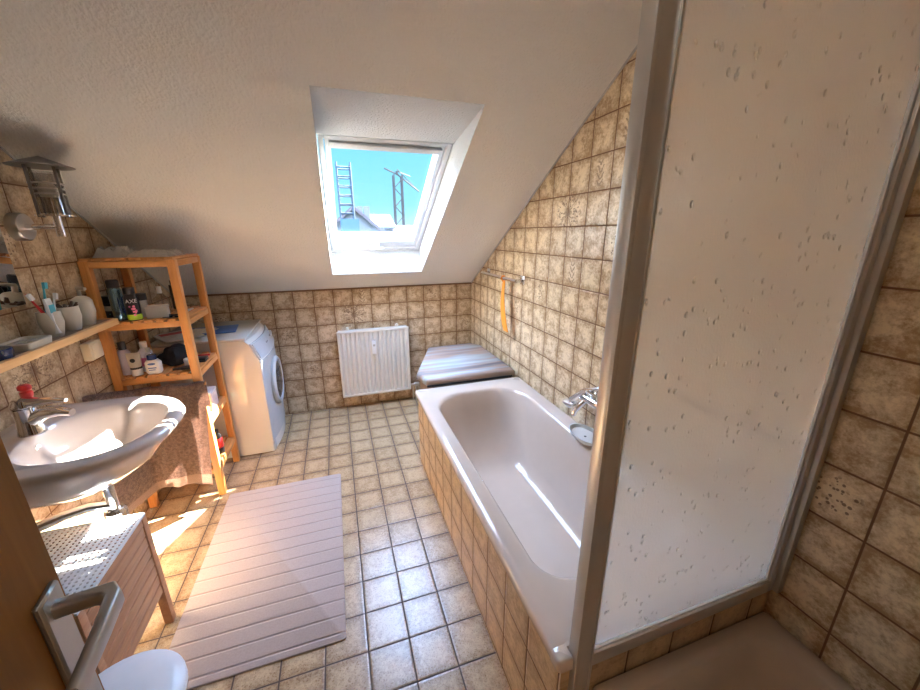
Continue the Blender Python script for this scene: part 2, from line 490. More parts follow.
# ------------------------------------------------------------------ the room shell
W = .12
struct('floor', B().box(XL - W, XR + W, YB - W, YF + W, -.12, 0), M['tile_floor'])
SL = .607
def zs(y): return 1.0456 - SL * y
YC = (1.0456 - 2.35) / SL                    # where the slope meets the flat ceiling
side = [(YF + W, 0), (YB - W, 0), (YB - W, 2.36), (YC, 2.36), (YF, zs(0) + .002), (YF + W, zs(0) + .002)]
struct('wall_left', B().prism(side, 'x', XL - W, XL), M['tile_left'])
struct('wall_right', B().prism(side, 'x', XR, XR + W), M['tile_right'])
struct('wall_far', B().box(XL, XR, YF, YF + W, 0, zs(0)), M['tile_far'])
DX0, DX1 = -1.41, -.715                      # doorway in the back wall
b = B().box(XL, DX0, YB - W, YB, 0, 2.36).box(DX1, XR, YB - W, YB, 0, 2.36).box(DX0, DX1, YB - W, YB, 2.02, 2.36)
struct('wall_back', b, M['tile_back'])
struct('ceiling', B().box(XL - W, XR + W, YB - W, YC, 2.35, 2.47), M['plaster'])
# sloping ceiling with the skylight shaft; local axes: x, s up the slope, d outwards
VS = Vector((0, -1, SL)).normalized(); VN = Vector((0, SL, 1)).normalized()
def S(x, s, d): return Vector((x, 0, 1.0456)) + VS * s + VN * d
HX0, HX1, HS0, HS1 = -1.181, -.505, .257, 1.795
FX0, FX1, FS0, FS1 = -1.181, -.505, .280, 1.393
SM = (2.35 - 1.0456) / (SL / math.hypot(1, SL))
def slope_bm():
    b = B(); bm = b.bm
    def ring(o, i, d0, d1=None):
        ox0, ox1, os0, os1 = o; ix0, ix1, is0, is1 = i
        O = [bm.verts.new(S(*p, d0)) for p in ((ox0, os0), (ox1, os0), (ox1, os1), (ox0, os1))]
        I = [bm.verts.new(S(*p, d0)) for p in ((ix0, is0), (ix1, is0), (ix1, is1), (ix0, is1))]
        for k in range(4): bm.faces.new((O[k], O[(k + 1) % 4], I[(k + 1) % 4], I[k]))
        return O, I
    O1, I1 = ring((XL - W, XR + W, -.10, SM + .1), (HX0, HX1, HS0, HS1), 0)
    O2, I2 = ring((XL - W, XR + W, -.10, SM + .1), (FX0, FX1, FS0, FS1), .27)
    for k in range(4): bm.faces.new((O1[k], O1[(k + 1) % 4], O2[(k + 1) % 4], O2[k]))
    return b
struct('ceiling_slope', slope_bm(), M['plaster'])
def reveal_bm():
    b = B(); bm = b.bm
    I = [bm.verts.new(S(*p, -.001)) for p in ((HX0, HS0), (HX1, HS0), (HX1, HS1), (HX0, HS1))]
    J = [bm.verts.new(S(*p, .175)) for p in ((FX0, FS0), (FX1, FS0), (FX1, FS1), (FX0, FS1))]
    K = [bm.verts.new(S(*p, .27)) for p in ((FX0, FS0), (FX1, FS0), (FX1, FS1), (FX0, FS1))]
    for A_, B_ in ((I, J), (J, K)):
        for k in range(4): bm.faces.new((A_[k], A_[(k + 1) % 4], B_[(k + 1) % 4], B_[k]))
    return b
struct('trim_1', reveal_bm(), M['plaster_white'], label='white painted shaft lining round the skylight')
# white bead where slope meets the tiled walls
def strip(x0, x1, name):
    b = B(); b.loft([[S(x, s, d) for s, d in ((-.004, -.007), (-.004, .0), (SM, .0), (SM, -.007))] for x in (x0, x1)])
    struct(name, b, M['plaster_white'])
strip(XR - .006, XR, 'trim_2'); strip(XL, XL + .006, 'trim_3')
struct('trim_4', B().box(XL, XR, -.006, 0, zs(0) - .012, zs(0)), plain('brown_grout_bead', (.22, .12, .06), .8))

# skylight
win = bpy.data.objects.new('window_1', None); COL.objects.link(win); win.location = S(-.843, .28, .175)
win['kind'] = 'structure'; win['label'] = 'white skylight window set in the sloping ceiling'
def sbox(b, x0, x1, s0, s1, d0, d1, bev=.003):
    MM = Matrix((Vector((1, 0, 0)), VS, VN)).transposed().to_4x4(); MM.translation = Vector((0, 0, 1.0456))
    return b.box(x0, x1, s0, s1, d0, d1, bev, 1, MM)
def sring(b, o, i, d0, d1):
    sbox(b, o[0], i[0], o[2], o[3], d0, d1); sbox(b, i[1], o[1], o[2], o[3], d0, d1)
    sbox(b, i[0], i[1], o[2], i[2], d0, d1); sbox(b, i[0], i[1], i[3], o[3], d0, d1); return b
b = sring(B(), (FX0 + .004, FX1 - .004, FS0 + .004, FS1 - .004), (FX0 + .030, FX1 - .030, FS0 + .045, FS1 - .030), .175, .275)
part('window_frame', b, M['white_paint'], win)
b = sring(B(), (FX0 + .034, FX1 - .034, FS0 + .050, FS1 - .034), (FX0 + .060, FX1 - .060, FS0 + .115, FS1 - .100), .188, .272)
sash = part('window_sash', b, M['white_paint'], win)
part('window_pane', sbox(B(), FX0 + .058, FX1 - .058, FS0 + .113, FS1 - .098, .240, .246, 0), M['pane'], win)
b = sring(B(), (FX0 + .056, FX1 - .056, FS0 + .111, FS1 - .096), (FX0 + .063, FX1 - .063, FS0 + .118, FS1 - .103), .232, .240)
part('window_seal', b, M['rubber'], sash)
b = sbox(B(), FX0 + .05, FX1 - .05, FS1 - .075, FS1 - .045, .168, .187, .004)
part('ventilation_bar', b, M['white_paint'], win)
b = sbox(B(), -.90, -.79, FS0 + .07, FS0 + .084, .145, .160, .004); sbox(b, -.865, -.825, FS0 + .058, FS0 + .10, .158, .192, .005)
part('window_handle', b, M['white_paint'], win, label='small white lever handle')
pl = bpy.data.lights.new('skylight_portal', 'AREA'); pl.shape = 'RECTANGLE'; pl.size = .55; pl.size_y = .9; pl.cycles.is_portal = True
po = bpy.data.objects.new('skylight_portal', pl); COL.objects.link(po); po.location = S(-.843, .83, .29)
po.rotation_euler = (-VN).to_track_quat('-Z', 'Y').to_euler()

# hallway behind the camera
hall = plaster('hall_paint', (.75, .71, .64))
struct('floor_hallway', B().box(-2.2, .2, -5.2, YB - W, -.12, 0), M['pine_x'])
b = B().box(-2.3, -2.2, -5.2, YB - W, 0, 2.4).box(.2, .3, -5.2, YB - W, 0, 2.4).box(-2.3, .3, -5.3, -5.2, 0, 2.4)
struct('wall_hallway', b, hall)
struct('ceiling_hallway', B().box(-2.3, .3, -5.3, YB - W, 2.4, 2.5), hall)

# door leaf, standing open on the left
dE = Vector((-1.5184, -2.6553, 0)); dD = Vector((.163, -1, 0)).normalized()      # free edge, direction to the hinge
dN = Vector((1, .163, 0)).normalized()
def DB(b, u0, u1, n0, n1, z0, z1, bev=.001):
    MM = Matrix((dD, dN, Vector((0, 0, 1)))).transposed().to_4x4(); MM.translation = dE
    return b.box(u0, u1, n0, n1, z0, z1, bev, 1, MM)
def DP(u, n, z): return dE + dD * u + dN * n + Vector((0, 0, z))
door = struct('door_1', DB(B(), 0, .775, -.04, 0, .008, 1.985), M['door'], label='brown wooden door standing open at the left edge')
plate = part('handle_plate', DB(B(), .018, .062, 0, .009, .835, 1.070, .003), M['handle'], door)
b = B()
pts = [DP(.042, .008, 1.045), DP(.042, .052, 1.045), DP(.046, .062, 1.045), DP(.058, .067, 1.045), DP(.150, .067, 1.043)]
b.tube(pts[:3] , .0095, 12)
def lever():
    b = B()
    path = [(.042, .008, .018, .018), (.042, .045, .018, .018), (.044, .058, .020, .022), (.056, .066, .016, .024), (.10, .066, .014, .023), (.168, .064, .011, .020)]
    loops = []
    for i, (u, n, w, h) in enumerate(path):
        p, q = path[max(i - 1, 0)], path[min(i + 1, len(path) - 1)]
        t = Vector((q[0] - p[0], q[1] - p[1])).normalized(); s_ = Vector((-t.y, t.x))
        lp = []
        for k in range(16):
            a = 2 * PI * k / 16; ca, sa = math.cos(a), math.sin(a)
            ca = math.copysign(abs(ca) ** .5, ca); sa = math.copysign(abs(sa) ** .5, sa)
            lp.append(DP(u + s_.x * w / 2 * ca, n + s_.y * w / 2 * ca, 1.045 + sa * h / 2))
        loops.append(lp)
    return b.loft(loops)
b.bm.free(); part('door_handle', lever(), M['handle'], door, label='brushed metal lever handle')
struct('trim_5', B().box(DX0 - .06, DX0, YB, YB + .02, 0, 2.08).box(DX1, DX1 + .06, YB, YB + .02, 0, 2.08).box(DX0 - .06, DX1 + .06, YB, YB + .02, 2.02, 2.08), M['door'])

# ------------------------------------------------------------------ bathtub
tub = thing('bathtub', 'rose beige built-in bathtub with tiled front along the right wall', 'bathtub', (-.37, -1.81, 0))
TX0, TX1, TY0, TY1, TZ = -.742, -.006, -2.624, -.985, .505
loops = [rrect(TX0, TX1, TY0, TY1, .012, TZ - .035), rrect(TX0 - .002, TX1, TY0, TY1, .014, TZ - .010), rrect(TX0 + .004, TX1 - .004, TY0 + .004, TY1 - .004, .014, TZ - .001)]
def tl(x0, x1, y0, y1, ra, rb, z): loops.append(rrect(x0, x1, y0, y1, (ra, ra, rb, rb), z))
tl(TX0 + .03, TX1 - .03, TY0 + .03, TY1 - .05, .06, .06, TZ)
tl(-.672, -.086, -2.475, -1.105, .19, .11, TZ)
tl(-.664, -.094, -2.466, -1.113, .19, .11, TZ - .004)
tl(-.655, -.103, -2.458, -1.124, .19, .11, TZ - .018)
tl(-.642, -.118, -2.445, -1.150, .19, .12, TZ - .10)
tl(-.625, -.140, -2.43, -1.20, .19, .13, TZ - .22)
tl(-.605, -.165, -2.41, -1.29, .17, .18, TZ - .33)
tl(-.585, -.190, -2.38, -1.37, .15, .16, TZ - .385)
tl(-.545, -.235, -2.33, -1.45, .13, .14, TZ - .405)
tl(-.46, -.32, -2.22, -1.62, .06, .06, TZ - .41)
part('tub_basin', B().loft(loops, False, True), M['tub'], tub, ang=60)
b = B().box(-.728, -.7035, -2.640, -1.0, 0, .471)
part('tiled_panel', b, M['tile_tub'], tub, smooth=False)
part('rim_end', B().loft([rrect(TX0 - .002, -.7035, -2.650, TY0 + .010, (.001, .001, .012, .001), z, 4) for z in (TZ - .035, TZ - .006)] + [rrect(TX0 + .003, -.7045, -2.646, TY0 + .010, (.001, .001, .010, .001), TZ - .0005, 4)]), M['tub'], tub, ang=80)
part('overflow_drain', B().lathe([(.001, 0), (.026, 0), (.026, .008), (.02, .011), (.001, .011)], (-.655, -2.0, .40), 20, 'x'), M['chrome'], tub)

# the tiled upstand at the shower end of the tub and the shower base
struct('wall_sill', B().box(-.694, XR, -2.640, -2.6255, 0, .460), M['tile_sill'])
tray = thing('shower_tray', 'brownish beige enamelled shower tray in the right foreground corner', 'shower tray', (-.33, -3.02, 0))
loops = []
X0, X1, Y0, Y1, Z = -.632, -.002, -3.446, -2.642, .362
loops = [rrect(X0, X1, Y0, Y1, .01, 0.30), rrect(X0, X1, Y0, Y1, .012, Z - .006), rrect(X0 + .005, X1 - .004, Y0 + .005, Y1 - .004, .014, Z)]
tl(X0 + .045, X1 - .045, Y0 + .045, Y1 - .045, .09, .09, Z)
tl(X0 + .053, X1 - .053, Y0 + .053, Y1 - .053, .09, .09, Z - .006)
tl(X0 + .075, X1 - .075, Y0 + .075, Y1 - .075, .10, .10, Z - .06)
tl(X0 + .095, X1 - .095, Y0 + .095, Y1 - .095, .10, .10, Z - .10)
tl(X0 + .125, X1 - .125, Y0 + .125, Y1 - .125, .09, .09, Z - .118)
tl(X0 + .25, X1 - .25, Y0 + .30, Y1 - .30, .03, .03, Z - .125)
part('tray_basin', B().loft(loops, False, True), M['tray'], tray, ang=60)
part('tiled_base', B().box(X0 + .01, X1, Y0, Y1 - .002, 0, .235).box(X0 - .0, X0 + .02, Y0, Y1 - .002, 0, .30), M['tile_tub'], tray, smooth=False)

# ------------------------------------------------------------------ shower screen
scr = thing('shower_screen', 'fixed shower screen of hammered frosted glass in an aluminium frame', 'shower screen', (-.34, -2.64, .46))
b = B().box(-.703, -.655, -2.656, -2.6255, .02, 2.02, .003)
b.box(-.703, -.693, -2.659, -2.655, .02, 2.02, .001).box(-.661, -.655, -2.659, -2.655, .02, 2.02, .001)
part('corner_post', b, M['alu'], scr)
part('bottom_rail', B().box(-.6545, -.042, -2.655, -2.6255, .4605, .500, .003), M['alu'], scr)
part('top_rail', B().box(-.6545, -.042, -2.655, -2.625, 1.98, 2.02, .003), M['alu'], scr)
b = B().box(-.042, -.024, -2.655, -2.6255, .462, 2.02, .002).box(-.024, -.001, -2.668, -2.6255, .462, 2.02, .002)
part('wall_profile', b, M['alu'], scr)
part('glass_panel', B().box(-.6545, -.038, -2.641, -2.636, .495, 1.985), M['frosted'], scr)
part('sealing_strip', B().box(-.6545, -.038, -2.648, -2.641, .498, .506, .001).box(-.050, -.043, -2.648, -2.641, .5, 1.98, .001), M['white_plastic'], scr)

# ------------------------------------------------------------------ tub mixer and soap dish
mix = thing('bath_mixer', 'chrome bath mixer tap with hand shower on the right wall', 'tap', (-.06, -1.80, .70))
b = B().tube([(-.035, -1.94, .70), (-.055, -1.86, .70), (-.055, -1.76, .70)], .021, 14).tube([(0, -1.90, .70), (-.055, -1.90, .70)], .016, 12).tube([(-.002, -1.78, .70), (-.055, -1.78, .70)], .016, 12)
b.lathe([(.001, 0), (.032, 0), (.03, -.01), (.001, -.01)], (-.001, -1.78, .70), 18, 'x').lathe([(.001, 0), (.032, 0), (.03, -.01), (.001, -.01)], (-.001, -1.90, .70), 18, 'x')
part('mixer_body', b, M['chrome'], mix)
part('spout', B().tube([(-.055, -1.79, .69), (-.075, -1.775, .66), (-.095, -1.765, .63), (-.10, -1.76, .605)], [.014, .014, .013, .013], 12), M['chrome'], mix)
b = B().tube([(-.055, -1.98, .795), (-.06, -1.88, .785), (-.065, -1.78, .735), (-.07, -1.70, .655)], [.012, .013, .015, .019], 12)
b.lathe([(.001, 0), (.018, 0), (.036, .018), (.036, .028), (.001, .030)], (-.072, -1.685, .612), 18)
hs = part('hand_shower', b, M['chrome'], mix)
part('mixer_lever', B().tube([(-.055, -1.84, .72), (-.065, -1.84, .745), (-.10, -1.84, .765)], [.014, .01, .007], 10), M['chrome'], mix)
dish = thing('soap_dish', 'cream oval soap dish on the tub rim under the bath mixer', 'soap dish', (-.060, -1.83, .5055))
b = B().lathe([(.001, .0), (.050, .0), (.062, .012), (.068, .030), (.064, .030), (.056, .014), (.001, .010)], (-.072, -1.83, .5055), 28, 'z', False, False, .95, 1.5)
part('dish_bowl', b, M['enamel'], dish)
part('drain_hole', B().lathe([(.001, 0), (.006, 0), (.006, .0012), (.001, .0012)], (-.072, -1.83, .5160), 10), M['black_plastic'], dish)

# ------------------------------------------------------------------ towel rail with orange strap
rail = thing('towel_rail', 'short chrome towel rail on the right wall above the tub end', 'towel rail', (-.04, -.74, 1.17))
part('rail_bar', B().tube([(-.058, -.40, 1.172), (-.058, -1.00, 1.172)], .012, 10), M['chrome'], rail)
for y in (-.415, -.985):
    b = B().box(-.010, -.0005, y - .028, y + .028, 1.150, 1.205, .004).box(-.062, -.01, y - .011, y + .011, 1.162, 1.184, .004)
    part('rail_bracket', b, M['chrome'], rail)
strap = thing('bath_brush', 'orange bristly back brush strap hanging from the chrome towel rail', 'brush', (-.058, -.80, .79))
b = B()
lp = []
for i in range(25):
    t = i / 24; z = 1.155 - .345 * t; y = -.798 - .075 * (t ** 1.6); x = -.050 - .018 * math.sin(t * 2.5); w = .013 + .021 * min(1, t * 1.4)
    lp.append([(x - .003, y - w, z), (x + .003, y - w, z), (x + .003, y + w, z), (x - .003, y + w, z)])
b.loft(lp)
b.tube([(-.060, -.798, 1.150), (-.074, -.798, 1.168), (-.066, -.798, 1.187), (-.050, -.798, 1.187), (-.042, -.798, 1.168), (-.050, -.798, 1.150)], .004, 8)
part('strap', b, M['orange'], strap)
b = B()
for i in range(23):
    t = .25 + .74 * i / 23; z = 1.155 - .345 * t
    y = -.798 - .075 * (t ** 1.6); x = -.050 - .018 * math.sin(t * 2.5); w = .013 + .021 * min(1, t * 1.4)
    b.tube([(x, y - w - .008, z - .004), (x, y - w + .002, z), (x, y + w - .002, z), (x, y + w + .008, z - .004)], [.001, .002, .002, .001], 5)
part('bristles', b, M['orange'], strap)

# ------------------------------------------------------------------ low stool with satin cover behind the tub
st = thing('covered_stool', 'low box stool under a streaky grey satin cover behind the bathtub end', 'stool', (-.35, -.62, 0))
poly = [(-.655, -.972), (-.695, -.82), (-.48, -.265), (-.10, -.245), (-.035, -.34), (-.028, -.972)]
def inset(poly, k):
    cx = sum(p[0] for p in poly) / len(poly); cy = sum(p[1] for p in poly) / len(poly)
    return [(cx + (x - cx) * k, cy + (y - cy) * k) for x, y in poly]
b = B().loft([[(x, y, .500) for x, y in inset(poly, .97)], [(x, y, .515) for x, y in poly], [(x, y, .545) for x, y in poly], [(x, y, .556) for x, y in inset(poly, .965)]])
part('satin_cover', b, M['cover'], st, ang=60)
part('stool_box', B().prism(inset(poly, .93), 'z', .0, .499), plain('brown_laminate', (.30, .22, .17), .5), st, smooth=False)
part('edge_strip', B().box(-.66, -.05, -.981, -.973, .507, .520, .002), M['black_plastic'], st)

# ------------------------------------------------------------------ radiator
rad = thing('radiator', 'white ribbed panel radiator on the far wall', 'radiator', (-.90, -.06, .11))
RX0, RX1, RZ0, RZ1, RYF = -1.197, -.607, .120, .705, -.092
prof = []
n = 15
pitch = (RX1 - RX0 - .03) / n
prof.append((RX0, RYF + .006)); prof.append((RX0 + .004, RYF))
for i in range(n):
    x = RX0 + .015 + i * pitch
    prof += [(x + .002, RYF), (x + pitch * .20, RYF + .014), (x + pitch * .42, RYF + .014), (x + pitch * .62, RYF)]
prof += [(RX1 - .004, RYF), (RX1, RYF + .006), (RX1, RYF + .021), (RX0, RYF + .021)]
part('ribbed_panel', B().loft([[(x, y, z) for x, y in prof] for z in (RZ0 + .012, RZ1 - .012)]), M['radiator'], rad, ang=25)
b = B().box(RX0, RX1, RYF - .001, RYF + .018, RZ0, RZ0 + .022, .004).box(RX0, RX1, RYF - .001, RYF + .018, RZ1 - .022, RZ1, .004)
b.box(RX0 + .02, RX1 - .02, RYF + .022, -.028, RZ0 + .02, RZ1 - .02, .003)
part('panel_edge', b, M['radiator'], rad)
b = B().box(RX0 + .01, RX1 - .01, RYF + .012, -.03, RZ1 - .012, RZ1 - .002, .001)
part('top_grille', b, M['radiator'], rad)
for x in (-1.109, -.700):
    part('wall_bracket', B().box(x - .012, x + .012, -.05, -.0005, RZ1 - .03, RZ1 + .012, .003).ball((x, -.05, RZ1 + .016), .012), M['radiator'], rad)
hm = part('heat_meter', B().box(-.925, -.892, RYF - .026, RYF + .001, .495, .612, .006), M['white_plastic'], rad, label='small white heat cost meter')
part('meter_display', B().box(-.918, -.899, RYF - .0275, RYF - .025, .565, .582), M['grey_card'], hm)
b = B().tube([(RX1, -.06, .155), (-.57, -.06, .155)], .010, 10).lathe([(.001, 0), (.017, 0), (.019, .015), (.017, .045), (.001, .048)], (-.572, -.06, .155), 14, 'x')
b.tube([(-.560, -.06, .155), (-.560, -.06, .001)], .008, 10).tube([(-.585, -.06, .140), (-.585, -.06, .001)], .007, 10)
part('radiator_valve', b, M['brushed'], rad)

# ------------------------------------------------------------------ washing machine
wm = thing('washing_machine', 'white front loading washing machine behind the wooden shelf', 'washing machine', (-1.98, -.30, 0))
WY0, WY1 = -.588, -.010
def wf(y):
    t = (y - (WY0 + WY1) / 2) / ((WY1 - WY0) / 2)
    return -1.683 + .034 * (1 - t * t)
ny = 14
loops = []
for i in range(ny + 1):
    y = WY0 + (WY1 - WY0) * i / ny; f = wf(y)
    loops.append([(-2.262, y, .008), (f, y, .008), (f, y, .34), (f, y, .672), (f - .050, y, .795), (f - .066, y, .815), (f - .085, y, .819), (-2.262, y, .819)])
part('cabinet_body', B().loft(loops), M['enamel'], wm, ang=35)
part('top_lid', B().box(-2.262, -1.742, WY0 - .003, WY1 + .003, .820, .838, .005), M['enamel'], wm)
def fascia(y0, y1, z0, z1, off, n=10):
    L = []
    for i in range(n + 1):
        y = y0 + (y1 - y0) * i / n; f = wf(y)
        def P(z, o):
            x = f - .050 * (z - .672) / .123
            return (x + .92 * o, y, z + .38 * o)
        L.append([P(z0, -.002), P(z0, off), P(z1, off), P(z1, -.002)])
    return B().loft(L)
part('control_panel', fascia(WY0 + .004, WY1 - .004, .680, .790, .012), M['enamel_front'], wm, ang=35)
part('detergent_drawer', fascia(WY0 + .012, -.42, .690, .782, .018), M['enamel_front'], wm, ang=35)
fr = []
for i in range(ny + 1):
    y = WY0 + .004 + (WY1 - WY0 - .008) * i / ny; f = wf(y)
    fr.append([(f - .002, y, .085), (f + .004, y, .085), (f + .004, y, .668), (f - .002, y, .668)])
part('front_panel', B().loft(fr), M['enamel_front'], wm, ang=35)
part('program_knob', B().lathe([(.001, 0), (.026, 0), (.024, .022), (.001, .024)], (wf(-.085) - .028, -.085, .738), 20, 'x'), M['white_plastic'], wm)
for (y, z) in ((-.36, .742), (-.33, .742), (-.20, .75), (-.17, .75)):
    part('push_button', B().lathe([(.001, 0), (.006, 0), (.006, .005), (.001, .005)], (wf(y) - .018, y, z), 10, 'x'), M['rubber'], wm)
xx = wf(-.27) - .026
part('triangle_mark', B().loft([[(xx + .012 * q, -.283, .715 - 0), (xx + .012 * q, -.253, .715), (xx - .008 + .012 * q, -.268, .742)] for q in (0, 1)]), plain('brown_print', (.25, .15, .10), .5), wm)
part('door_ring', B().lathe([(.142, 0), (.178, 0), (.180, .014), (.168, .026), (.148, .026), (.141, .014), (.142, 0)], (-1.652, -.30, .435), 40, 'x', False, False), M['enamel_front'], wm)
part('porthole_glass', B().lathe([(.141, .012), (.138, .018), (.10, .030), (.05, .037), (.001, .039)], (-1.652, -.30, .435), 36, 'x', True, True), M['dark_glass'], wm)
part('kick_plate', B().box(-1.70, -1.672, WY0 + .01, WY1 - .01, .012, .078, .002), M['enamel_front'], wm)

# magazines on the machine
def sheet(name, label, cat, c, w, h, rot, t, mat, group=None, extra=None):
    MM = Matrix.Translation(c) @ Matrix.Rotation(rot, 4, 'Z')
    o = part(name, B().box(-w / 2, w / 2, -h / 2, h / 2, 0, t, .001, 1, MM), mat, None, loc=c)
    tag(o, label, cat, group)
    if extra:
        for (nm, x0, x1, y0, y1, mt) in extra:
            part(nm, B().box(x0, x1, y0, y1, t + .0002, t + .001, 0, 1, MM), mt, o)
    return o
sheet('magazine', 'blue magazine lying flat on the washing machine', 'magazine', (-1.99, -.33, .843), .30, .22, .12, .006, M['blue'], None, [('cover_print', -.12, .02, -.08, .07, M['paper'])])
sheet('magazine', 'pale printed magazine lying on the left rear of the washing machine', 'magazine', (-2.14, -.45, .850), .21, .28, .6, .007, M['paper'], None, [('cover_print', -.08, .08, .04, .10, M['red'])])
sheet('envelope', 'small cream envelope on the blue magazine', 'envelope', (-2.04, -.33, .8505), .16, .09, -.3, .002, M['paper'])

# ------------------------------------------------------------------ pine shelf unit
SX0, SX1, SY0, SY1 = -2.268, -1.893, -.982, -.602
sh = thing('shelf_unit', 'open oiled pine shelf unit with slatted boards beside the washing machine', 'shelf', ((SX0 + SX1) / 2, (SY0 + SY1) / 2, 0))
LG = .036
for x in (SX0, SX1 - LG):
    for y in (SY0, SY1 - LG):
        part('leg', B().box(x, x + LG, y, y + LG, 0, 1.352, .002), M['pine'], sh)
LEV = [1.360, 1.062, .776, .486, .190]
for z in LEV:
    b = B(); k = 8; pw = (SX1 - SX0 - 2 * LG * 0) / k
    top = z == LEV[0]
    for i in range(k):
        x0 = SX0 + i * pw + .006
        y0, y1 = SY0 + .002, SY1 - .002
        if not top and (i == 0 or i == k - 1): y0, y1 = SY0 + LG + .001, SY1 - LG - .001
        b.box(x0, x0 + pw - .012, y0, y1, z - .012 + (.004 if top else 0), z + (.004 if top else 0), .002)
    part('shelf_board', b, M['pine_y'], sh)
    a = LG if not top else LG
    for y0 in (SY0 + .002, SY1 - .020):
        part('shelf_rail', B().box(SX0 + a, SX1 - a, y0, y0 + .018, z - .042, z - .0125, .002), M['pine_x'], sh)
    for x0 in (SX0 + .002, SX1 - .020):
        part('side_rail', B().box(x0, x0 + .018, SY0 + LG, SY1 - LG, z - .042, z - .0125, .002), M['pine_y'], sh)

# towel over a rod in front of the shelf
rod = part('hanging_rod', B().tube([(-2.268, -1.012, .712), (-1.862, -1.012, .712)], .007, 10).tube([(-1.875, -1.012, .712), (-1.875, -.981, .712)], .005, 8), M['pine_x'], sh)
def towel(u, v):
    # u along the rod, v from the back hem over the rod to the front hem
    x = -2.262 + .395 * u
    L0, L1 = .16, .613
    s = -L0 + v * (L0 + L1)
    R_ = .013
    sl = 1 - .06 * (1 - u)
    if s < -.02:
        y = -1.012 + R_; z = .712 + (s + .02)
    elif s < .02:
        a = PI * (s + .02) / .04; y = -1.012 + R_ * math.cos(a); z = .712 + R_ * math.sin(a)
    else:
        y = -1.012 - R_ - .006 * math.sin(u * 15) * min(1, (s - .02) * 4) - .010 * math.sin(u * 6 + 1) * min(1, s * 2) - .012 * s
        z = .712 - (s - .02) * sl
        x = x - .055 * (s / .6) * u
    e_ = max(0.0, .24 - u) / .24
    y -= .23 * e_; z += .07 * e_ - .12 * e_ * max(0, s) ; x += .012 * e_
    return (x, y + .002 * math.sin(u * 40 + v * 9), z + .003 * math.sin(u * 22))
b = B().grid(towel, 46, 60, .007)
t = part('bath_towel', b, terry('brown_terry_hem', (.15, .085, .062), (.30, .185, .14), (.40, .26, .20)), None, loc=(-2.06, -1.012, .10), ang=80)
tag(t, 'brown terry towel hanging down the front of the pine shelf', 'towel')

# ------------------------------------------------------------------ wall console shelf
con = thing('wall_shelf', 'narrow wooden console shelf under the mirror on the left wall', 'shelf', (-2.21, -1.6, 1.05))
part('shelf_board', B().box(XL + .001, -2.172, -2.45, -1.035, 1.066, 1.090, .001), M['shelf_top'], con)
part('front_edging', B().box(-2.171, -2.150, -2.45, -1.032, 1.064, 1.092, .002), M['shelf_edge'], con)
part('end_edging', B().box(XL + .001, -2.172, -1.034, -1.016, 1.064, 1.092, .002), M['pine_x'], con)

mir = thing('wall_mirror', 'frameless wall mirror above the console shelf at the left edge', 'mirror', (XL + .002, -1.75, 1.22))
mm = newmat('mirror_silver'); g = G(mm); g.set(col=(.86, .87, .86), rough=.02, metal=1.0)
part('mirror_glass', B().box(-2.262, -2.256, -2.40, -1.362, 1.222, 1.95, .001), mm, mir)
part('mirror_backing', B().box(XL + .001, -2.2625, -2.39, -1.370, 1.23, 1.94), M['white_plastic'], mir)

sw = thing('wall_socket', 'square cream socket cover on the left wall tiles under the console shelf', 'socket', (XL, -1.075, .92))
part('socket_cover', B().box(XL, -2.240, -1.123, -1.030, .917, 1.000, .005), M['cream_plastic'], sw)
part('socket_flap', B().box(-2.240, -2.234, -1.112, -1.041, .926, .990, .003), M['cream_plastic'], sw)

# ------------------------------------------------------------------ wall lamp
lamp = thing('wall_lamp', 'steel wall lamp with a conical hat on the left wall beside the mirror', 'lamp', (XL, -1.262, 1.49))
LX, LY = -2.145, -1.262
part('wall_rose', B().lathe([(.001, 0), (.050, 0), (.050, .030), (.047, .034), (.001, .034)], (XL + .0005, LY, 1.497), 28, 'x'), M['brushed'], lamp)
part('arm', B().tube([(XL + .03, LY, 1.497), (LX, LY, 1.497)], .012, 14), M['chrome'], lamp)
part('stem', B().tube([(LX, LY, 1.462), (LX, LY, 1.535)], .013, 14), M['chrome'], lamp)
b = B().lathe([(.001, 0), (.056, 0), (.056, .005), (.001, .005)], (LX, LY, 1.535), 28)
b.lathe([(.036, 0), (.038, 0), (.038, .06), (.036, .06), (.036, 0)], (LX, LY, 1.541), 28, 'z', False, False)
part('lamp_base', b, M['chrome'], lamp)
for k in range(4):
    a = PI / 4 + PI / 2 * k + .35
    x, y = LX + .052 * math.cos(a), LY + .052 * math.sin(a)
    part('cage_rod', B().box(x - .004, x + .004, y - .004, y + .004, 1.532, 1.708, .001), M['steel_dark_refl'], lamp)
for z in (1.612, 1.630, 1.648):
    part('cage_ring', B().lathe([(.042, 0), (.049, 0), (.049, .005), (.042, .005), (.042, 0)], (LX, LY, z), 28, 'z', False, False), M['brushed'], lamp)
b = B().lathe([(.001, .001), (.091, 0), (.092, .0015), (.05, .018), (.001, .036), ], (LX, LY, 1.708), 40)
part('lamp_hat', b, M['steel_dark_refl'], lamp)
part('lamp_glass', B().lathe([(.039, 0), (.040, 0), (.040, .145), (.039, .145), (.039, 0)], (LX, LY, 1.545), 24, 'z', False, False), M['clear'], lamp)
part('bulb', B().lathe([(.012, 0), (.014, .02), (.026, .05), (.028, .07), (.018, .095), (.001, .10)], (LX, LY, 1.56), 16), M['bulb'], lamp)

